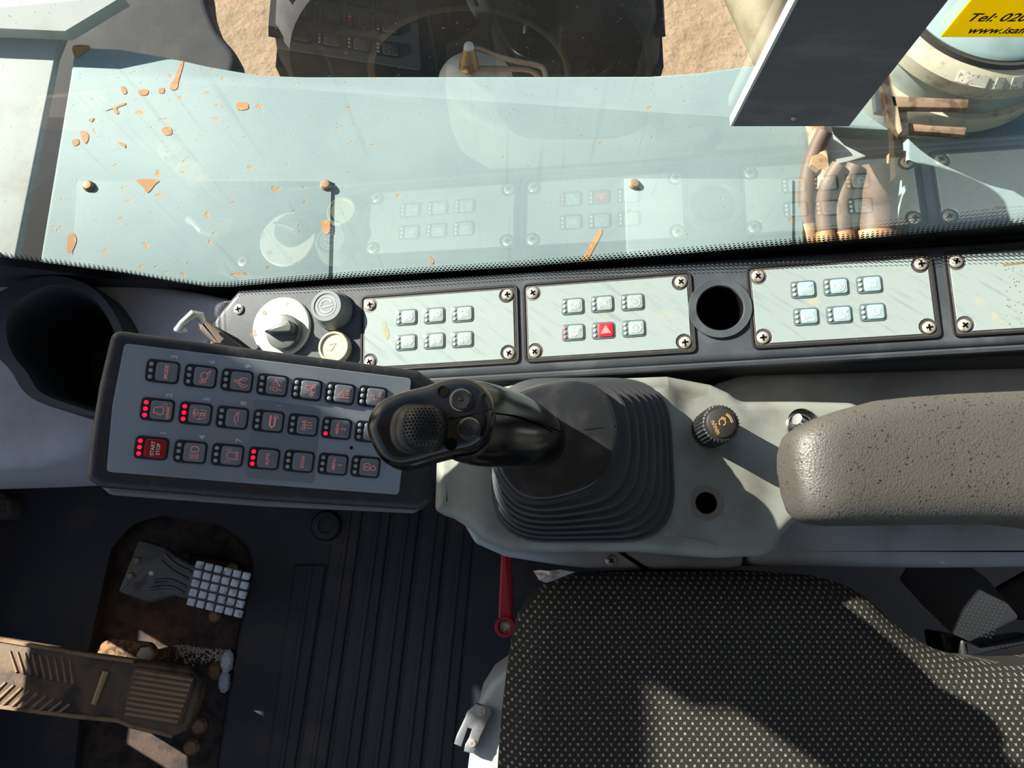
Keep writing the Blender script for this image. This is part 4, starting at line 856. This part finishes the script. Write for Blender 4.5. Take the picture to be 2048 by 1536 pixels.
for y in (1000, 1012, 1024): obj('pad_rib', tube([at(-40, y, .031), at(12, y, .031)], .0022, 6), mat('foot_pad_brown', (84, 78, 74)), t)
# ================================================================== FRONT CORNER
ho_px = [(-40, 640), (-20, 592), (40, 560), (112, 547), (190, 574), (240, 640), (262, 720), (250, 800), (215, 838), (185, 836), (130, 822), (52, 792), (18, 742), (-20, 700)]
oo = ccw(spline(pxs(ho_px, HZ2), 4))
c0 = sum((Vector(q) for q in oi), Vector((0, 0))) / len(oi); A1 = by_angle(oo, c0, 64); A2 = by_angle(oi, c0, 64)
def rr(P, z, k=0): return [Vector((p.x + (c0 - p).x * k, p.y + (c0 - p).y * k, z)) for p in P]
cup = obj('cup_holder', loft([rr(A1, TZ - .004), rr(A1, HZ2 - .006), rr(A1, HZ2, .03), rr(A2, HZ2, -.06), rr(A2, HZ2 - .006), rr(A2, .41, .12)], False, True), mat('cup_black', (34, 34, 36), .5))
tag(cup, 'black oval cup holder in the grey corner trim', 'cup holder')
t = thing('metal_clip', 'bent bare metal clip sticking out between trim and dial', 'clip', at(385, 640, TZ))
STL2 = mat('clip_metal', (196, 194, 184), .35, .6)
obj('clip_bend', tube([at(372, 664, .535), at(357, 657, .54), at(366, 646, .545), at(386, 628, .545), at(400, 632, .54), at(406, 646, .535)], [.003, .0045, .0035, .0042, .0045, .003], 10), STL2, t)
obj('clip_arm', slab(rpoly(pxs([(392, 632), (408, 636), (480, 688), (474, 700), (440, 700), (398, 660)], .525), .003), hz(.525), -.024, 0, .003, 3), mat('clip_arm_brown', (84, 70, 58), .6, dirt=(120, 84, 56), dscale=60), t)
# ================================================================== OUTSIDE
def cover(label, px, screws, z=.0):
    t = thing('deck_cover', label, 'cover plate', at(*px[0], 0), 'bolted covers on the deck')
    obj('cover_sheet', slab(pxs(px, .004), hz(0), -.001, .004, .001, 2), DECK, t)
    for x, y in screws: link('bolt', SCR2, t, Matrix.Translation(at(x, y, .0038)) @ Matrix.Scale(1.35, 4))
cover('bolted deck cover plate on the left, rust-stained along its top edge', [(154, 362), (663, 362), (655, 640), (138, 640)], ((178, 373), (652, 371)))
cover('bolted deck cover plate on the right, next to the hoses', [(1249, 357), (1585, 357), (1585, 640), (1260, 640)], ((1268, 369),))
# rust runs and chips big enough to have a shape of their own
RUN = mat('rust_run', (160, 118, 74), .8, dirt=(176, 148, 98), dscale=90)
runs = [[(362, 124), (367, 128), (358, 160), (354, 178), (342, 180), (341, 170), (349, 158)], [(1196, 462), (1204, 466), (1180, 512), (1170, 530), (1162, 524)], [(276, 362), (320, 362), (312, 372), (298, 388), (288, 376)],
        [(212, 222), (248, 206), (250, 210), (234, 216), (238, 226), (232, 228), (226, 218)], [(160, 266), (170, 262), (178, 274), (172, 288), (166, 280)], [(474, 206), (494, 206), (496, 218), (476, 220)], [(324, 258), (340, 254), (344, 268), (330, 270)],
        [(242, 174), (250, 174), (254, 186), (246, 188)], [(278, 180), (296, 180), (294, 190), (280, 190)], [(318, 178), (328, 176), (328, 186), (318, 186)], [(176, 240), (188, 236), (184, 244)], [(144, 282), (156, 278), (158, 288), (148, 292)], [(234, 284), (250, 288), (250, 296)],
        [(644, 446), (660, 444), (660, 466), (650, 470)], [(138, 476), (150, 468), (156, 484), (146, 506), (138, 506)], [(146, 92), (180, 92), (170, 104), (152, 116)], [(860, 512), (868, 524), (862, 528)]]
t = thing('rust_marks', 'scattered orange rust chips and runs on the deck paint', 'rust', at(300, 250, 0))
for r in runs: obj('rust_chip', slab(spline(pxs(r, .0), 3), hz(.0042 if r[0][1] > 355 and not 664 < r[0][0] < 1249 else .0002), 0, .0005), RUN, t)
# front bodywork beyond the deck gap
hb = obj('front_hood', slab(pxs([(-500, 40), (0, 56), (124, 60), (130, 68), (112, 112), (74, 300), (34, 500), (22, 560), (-500, 560)], .008), hz(.008), -.012, 0, .004, 3), WHITEP)
tag(hb, 'white painted front bodywork left of the dark deck gap', 'bodywork')
w0, w1, w2, w3 = at(-300, 44, .048), at(130, 62, .048), at(246, -8, .07), at(-300, -60, .07); dn = Vector((0, .0, -.025))
hw = obj('hood_flare', ([w0, w1, w2, w3, w0 + dn, w1 + dn, w2 + dn, w3 + dn], [(0, 1, 2, 3), (7, 6, 5, 4), (0, 4, 5, 1), (1, 5, 6, 2), (2, 6, 7, 3), (3, 7, 4, 0)]), WHITEP, None, False)
tag(hw, 'sloping white flange at the top left corner above the bodywork', 'bodywork')
RUB = mat('tyre_rubber', (46, 46, 48), .85, dirt=(66, 65, 64), dscale=8, damt=(.4, .75), bump=(60, .4))
mgz = -.38
mg = obj('rubber_mudguard', slab(spline(pxs([(20, -220), (330, -200), (402, -60), (416, 10), (436, 60), (462, 92), (472, 112), (468, 142), (420, 260), (20, 260)], mgz), 4), hz(mgz), -.06, 0, .02, 4), RUB)
tag(mg, 'dark rubber mudguard beyond the left end of the deck', 'mudguard')
# wheel
wc = at(940, 150, -.65)
t = thing('wheel', 'large dark tyre standing beyond the deck', 'wheel', (wc.x, wc.y, gz))
WMX = Matrix.Translation(wc) @ Matrix.Rotation(math.radians(90), 4, 'X')      # local z -> -Y, towards the cab
R_ = .53
obj('tyre', lathe([(.27, -.02), (.27, .0), (.31, .03), (.42, .045), (.49, .03), (R_, -.02), (R_ + .003, -.15), (R_, -.28), (.49, -.33), (.36, -.34), (.27, -.30), (.27, -.02)], WMX, 72), RUB, t)
obj('tyre_bead', lathe([(.275, .0), (.288, .012), (.278, .02), (.268, .012), (.268, 0), (.275, 0)], WMX, 64), mat('tyre_bead', (98, 92, 78), .7), t)
obj('rim', lathe([(0, -.16), (.10, -.16), (.22, -.19), (.25, -.05), (.265, .0), (.27, .0), (.27, -.25), (0, -.25)], WMX, 56), mat('rim_dark', (50, 51, 53), .6, dirt=(62, 60, 54), dscale=12), t)
lug = []
for i in range(40):
    a = 2 * math.pi * i / 40; lug.append(xf(box((-.022, -.012, -.30), (.022, .016, -.16)) if i % 2 else box((-.022, -.012, -.15), (.022, .016, -.01)), WMX @ Matrix.Rotation(a, 4, 'Z') @ Matrix.Translation((0, R_, 0))))
o = obj('tread', join(*lug), RUB, t, False); o['kind'] = 'stuff'
t2 = thing('axle_hub', 'white domed axle housing with brass neck and bent brake pipes before the tyre', 'axle', at(945, 150, -.65))
hc2 = at(952, 164, -.50)
rg = []
for j in range(7):
    a = math.pi / 2 * j / 6 * .99; rg.append([hc2 + Vector((.098 * math.cos(a) * math.cos(b), .07 * math.cos(a) * math.sin(b), .085 * math.sin(a))) for b in [2 * math.pi * i / 28 for i in range(28)]])
obj('dome', loft([[p - Vector((0, 0, .2)) for p in rg[0]]] + rg), mat('hub_cream', (214, 214, 196), .5), t2)
n0, n1 = at(938, 138, -.41), at(938, 98, -.37)
obj('neck', tube([n0, n0.lerp(n1, .5), n1], [.026, .022, .014], 14), mat('brass_dirty', (172, 138, 84), .5, .5, dirt=(90, 76, 56), dscale=60), t2)
obj('neck_cap', lathe([(0, 0), (.013, 0), (.012, .012), (0, .016)], Matrix.Translation(n1), 14), mat('cap_cream', (230, 228, 214), .5), t2)
PIPE = mat('pipe_tan', (176, 150, 118), .45, .3)
obj('brake_pipe', tube([Vector(q) for q in spline([tuple(at(x, y, -.39)) for x, y in ((944, 96), (964, 100), (1000, 114), (1040, 124), (1072, 130), (1088, 140), (1092, 170))], 5, False)], .0065, 8), PIPE, t2)
obj('brake_pipe', tube([Vector(q) for q in spline([tuple(at(x, y, -.42)) for x, y in ((940, 152), (948, 142), (962, 137), (1010, 138), (1060, 141), (1080, 158))], 5, False)], .0065, 8), PIPE, t2)
# hydraulic hoses in the deck opening
HOSE = mat('hose_brown', (92, 74, 58), .6, dirt=(70, 58, 48), dscale=30); FER = mat('ferrule_tan', (168, 136, 100), .5, .2, dirt=(130, 98, 66), dscale=50)
hs = [([(1650, 262), (1632, 300), (1616, 350), (1612, 420), (1620, 500)], .014, 'leftmost dark hydraulic hose curving down through the deck opening', .455),
      ([(1680, 330), (1656, 370), (1648, 420), (1654, 500)], .014, 'second hydraulic hose from the left in the deck opening', .45),
      ([(1712, 330), (1694, 370), (1684, 420), (1692, 500)], .015, 'third hydraulic hose from the left in the deck opening', .45),
      ([(1764, 330), (1758, 380), (1755, 420), (1750, 505)], .031, 'thick brown hydraulic hose rightmost in the deck opening', .43)]
for pts, r, lb_, z in hs:
    zz = .02
    t = thing('hydraulic_hose', lb_, 'hose', at(*pts[-1], zz - .1), 'hoses in the deck opening')
    P3 = [Vector(q) for q in spline([tuple(at(x, y, zz + .03 - .018 * i)) for i, (x, y) in enumerate(pts)], 6, False)]
    k = int(len(P3) * .80)
    obj('hose', tube(P3[:k + 1], r, 16), HOSE, t); obj('ferrule', tube(P3[k:] + [P3[-1] + (P3[-1] - P3[-2]).normalized() * .05], r * 1.12, 16), FER, t)
# white gusset bracket
t = thing('gusset_bracket', 'white triangular gusset with a cream bar and nut above the hoses', 'bracket', at(1650, 300, .0))
gzz = .03
obj('gusset', slab(pxs([(1640, 230), (1660, 240), (1668, 268), (1690, 290), (1734, 312), (1700, 322), (1660, 330)], gzz), hz(gzz), -.012, 0, .002, 2), WHITEP, t)
obj('bar', slab(pxs([(1624, 225), (1646, 225), (1662, 360), (1648, 362)], gzz + .012), hz(gzz), -.02, .012, .002, 2), RUSTL, t)
obj('nut', lathe([(0, 0), (.016, 0), (.016, .012), (0, .014)], Matrix.Translation(at(1634, 330, gzz)) @ Matrix.Rotation(.3, 4, 'Z'), 6), FER, t)
# rusty fork bracket
t = thing('fork_bracket', 'rust-stained steel fork bracket holding the round canister', 'bracket', at(1800, 250, 0)); fz = .165
obj('upright', slab(pxs([(1756, 140), (1776, 136), (1792, 190), (1806, 262), (1800, 266), (1778, 240)], fz), hz(fz), -.012, 0, .002, 2), RUSTL, t)
obj('fork_arm', slab(pxs([(1780, 190), (1800, 192), (1938, 198), (1936, 216), (1800, 214), (1786, 214)], fz), hz(fz), -.012, 0, .002, 2), mat('fork_rust', (136, 112, 88), .8, dirt=(96, 72, 52), dscale=50, damt=(.45, .65)), t)
obj('fork_arm', slab(pxs([(1800, 244), (1860, 250), (1934, 254), (1930, 270), (1860, 264), (1804, 262)], fz - .02), hz(fz - .02), -.012, 0, .002, 2), mat('fork_rust', (136, 112, 88), .8, dirt=(96, 72, 52), dscale=50, damt=(.45, .65)), t)
obj('back_plate', slab(pxs([(1788, 205), (1820, 208), (1824, 262), (1802, 268)], fz - .005), hz(fz), -.024, -.013, .002, 2), RUSTL, t)
obj('leg', slab(pxs([(1784, 236), (1806, 262), (1812, 352), (1790, 354)], fz - .02), hz(fz - .02), -.014, 0, .003, 2), mat('leg_brown', (112, 100, 80), .7, dirt=(90, 76, 58), dscale=40), t)
obj('foot', slab(pxs([(1784, 300), (1814, 300), (1812, 332), (1786, 334)], .02), hz(.02), -.02, 0, .003, 2), FER, t)
obj('side_flap', slab(pxs([(1748, 180), (1760, 160), (1774, 225), (1752, 222)], fz - .01), hz(fz - .01), -.01, 0, .002, 2), WHITEP, t)
# canister with two clamp rings
cz = .20; c = at(1992, -48, cz); M = Matrix.Translation(c)
t = thing('round_canister', 'round grey canister with a smooth lid and pale clamp rings at the upper right', 'canister', (c.x, c.y, 0))
k = (c - CAM).dot(Vector((0, math.sin(TILT), -math.cos(TILT)))) / F
CAN = mat('canister_grey', (150, 160, 152), .4, dirt=(120, 124, 112), dscale=14); LID = mat('lid_teal', (138, 158, 156), .3, dirt=(118, 138, 138), dscale=6)
obj('lid', lathe([(0, .012), (120 * k, .010), (182 * k, .002), (190 * k, -.004), (190 * k, -.02), (0, -.02)], M, 72), LID, t)
obj('lid_gasket', lathe([(190 * k, -.006), (200 * k, -.004), (204 * k, -.016), (190 * k, -.02), (190 * k, -.006)], M, 72), mat('canister_gasket', (48, 46, 42), .6), t)
obj('clamp_ring', lathe([(200 * k, -.012), (216 * k, -.016), (232 * k, -.03), (232 * k, -.055), (200 * k, -.055), (200 * k, -.012)], M, 72), mat('ring_cream', (176, 172, 150), .5, dirt=(138, 134, 118), dscale=50), t)
obj('body', lathe([(0, -.05), (222 * k, -.05), (222 * k, -.11), (0, -.11)], M, 72), CAN, t)
obj('clamp_ring', lathe([(222 * k, -.105), (236 * k, -.105), (240 * k, -.112), (240 * k, -.14), (222 * k, -.14), (222 * k, -.105)], M, 72), mat('ring_cream', (0, 0, 0)), t)
obj('base', lathe([(0, -.135), (215 * k, -.135), (215 * k, -.2), (0, -.2)], M, 72), CAN, t)
ti = []
for a0, a1, m_ in ((247, 262, 0), (266, 270, 0), (274, 280, 0)):
    r0, r1 = 217 * k, 231 * k; pts = [(r0 * math.cos(math.radians(a)), r0 * math.sin(math.radians(a)), -.0148) for a in [a0 + (a1 - a0) * i / 6 for i in range(7)]] + [(r1 * math.cos(math.radians(a)), r1 * math.sin(math.radians(a)), -.0282) for a in [a1 - (a1 - a0) * i / 6 for i in range(7)]]
    V = [M @ Vector(p) for p in pts]; obj('reflector_patch', (V + [v - Vector((0, 0, .002)) for v in V], [tuple(range(14)), tuple(range(27, 13, -1))] + [(i, (i + 1) % 14, 14 + (i + 1) % 14, 14 + i) for i in range(14)]), mat('patch_white', (224, 220, 200), .6, dirt=(150, 140, 110), dscale=200, damt=(.55, .65)), t, False)
# ================================================================== ON THE WINDOW
t = thing('black_sheet', 'black sheet hanging upright against the window, pale along its left edge', 'sheet', aty(1580, 246, GY - .008))
yb = GY - .008
a, b = aty(1467, 245, yb), aty(1696, 248, yb); zb = (a.z + b.z) / 2
obj('sheet', box((a.x, yb - .002, zb), (b.x, yb + .004, 1.30)), mat('sheet_black', (96, 97, 102), .55, dirt=(116, 117, 118), dscale=25, damt=(.45, .7), stretch=(1, 1, 2)), t, False)
obj('pale_edge', box((a.x - .0018, yb - .002, zb), (a.x - .0002, yb + .004, 1.30)), mat('edge_pale', (206, 212, 200), .5), t, False)
obj('rivet', lathe([(0, 0), (.0016, 0), (.0012, .0007), (0, .0008)], Matrix.Translation(aty(1587, 237, yb - .002)) @ Matrix.Rotation(math.radians(90), 4, 'X'), 12), STEEL, t)
# yellow sticker (thin film: daylight shines through it)
def sticker_mat():
    m = NT('sticker_yellow'); d = m.new('ShaderNodeBsdfDiffuse'); d.inputs[0].default_value = lin((236, 220, 20)); tl = m.new('ShaderNodeBsdfTranslucent'); tl.inputs[0].default_value = lin((236, 214, 20))
    x = m.new('ShaderNodeMixShader'); x.inputs[0].default_value = .5; m.put(x.inputs[1], d.outputs[0]); m.put(x.inputs[2], tl.outputs[0]); return m.done(x.outputs[0])
ys = GY - .003; s0 = aty(1881, 72, ys)
SF = Frame(s0, (1, 0, 0), (0, 0, 1))
t = thing('yellow_sticker', 'yellow sticker with black telephone and web lettering on the glass', 'sticker', s0)
obj('sticker_film', slab(rpoly(rect(.16, .09, .08, .045), .0004), SF, 0, .0006), sticker_mat(), t, False)
INK = mat('sticker_ink', (16, 16, 20), .5)
def on_sticker(s, x0, x1, y0, y1, nchar):
    u0, v0 = SF.uv(x0, y0); u1, v1 = SF.uv(x1, y0); u2, v2 = SF.uv(x0 + 8, y1); hgt = v2 - v0
    vf = text(s, hgt / .70, 0, 0, 0, .00018, .22, 'LEFT', 0.); wd = max(p.x for p in vf[0]) - min(p.x for p in vf[0])
    k = (u1 - u0) / wd; vf = ([Vector((p.x * k, p.y, 0)) for p in vf[0]], vf[1]); mn = min(p.y for p in vf[0]) if nchar else 0
    link('lettering', mk(vf[0], vf[1], INK, False), t, SF.M(u0, v0 + hgt / 2, .0008))
on_sticker('Tel: 0203', 1928, 2062, 41, 25, 0)
on_sticker('www.isafle', 1930, 2058, 65, 52, 0)
# bracket post beyond the sheet
pb_ = obj('mirror_post', tube([at(1500, -60, .25), at(1530, 20, .25), at(1552, 100, .25), at(1600, 180, .25)], [.05, .045, .035, .03], 20), mat('post_tan', (122, 114, 92), .7, dirt=(100, 88, 64), dscale=14, damt=(.4, .7)))
tag(pb_, 'tan rusted post partly hidden behind the black sheet', 'post')
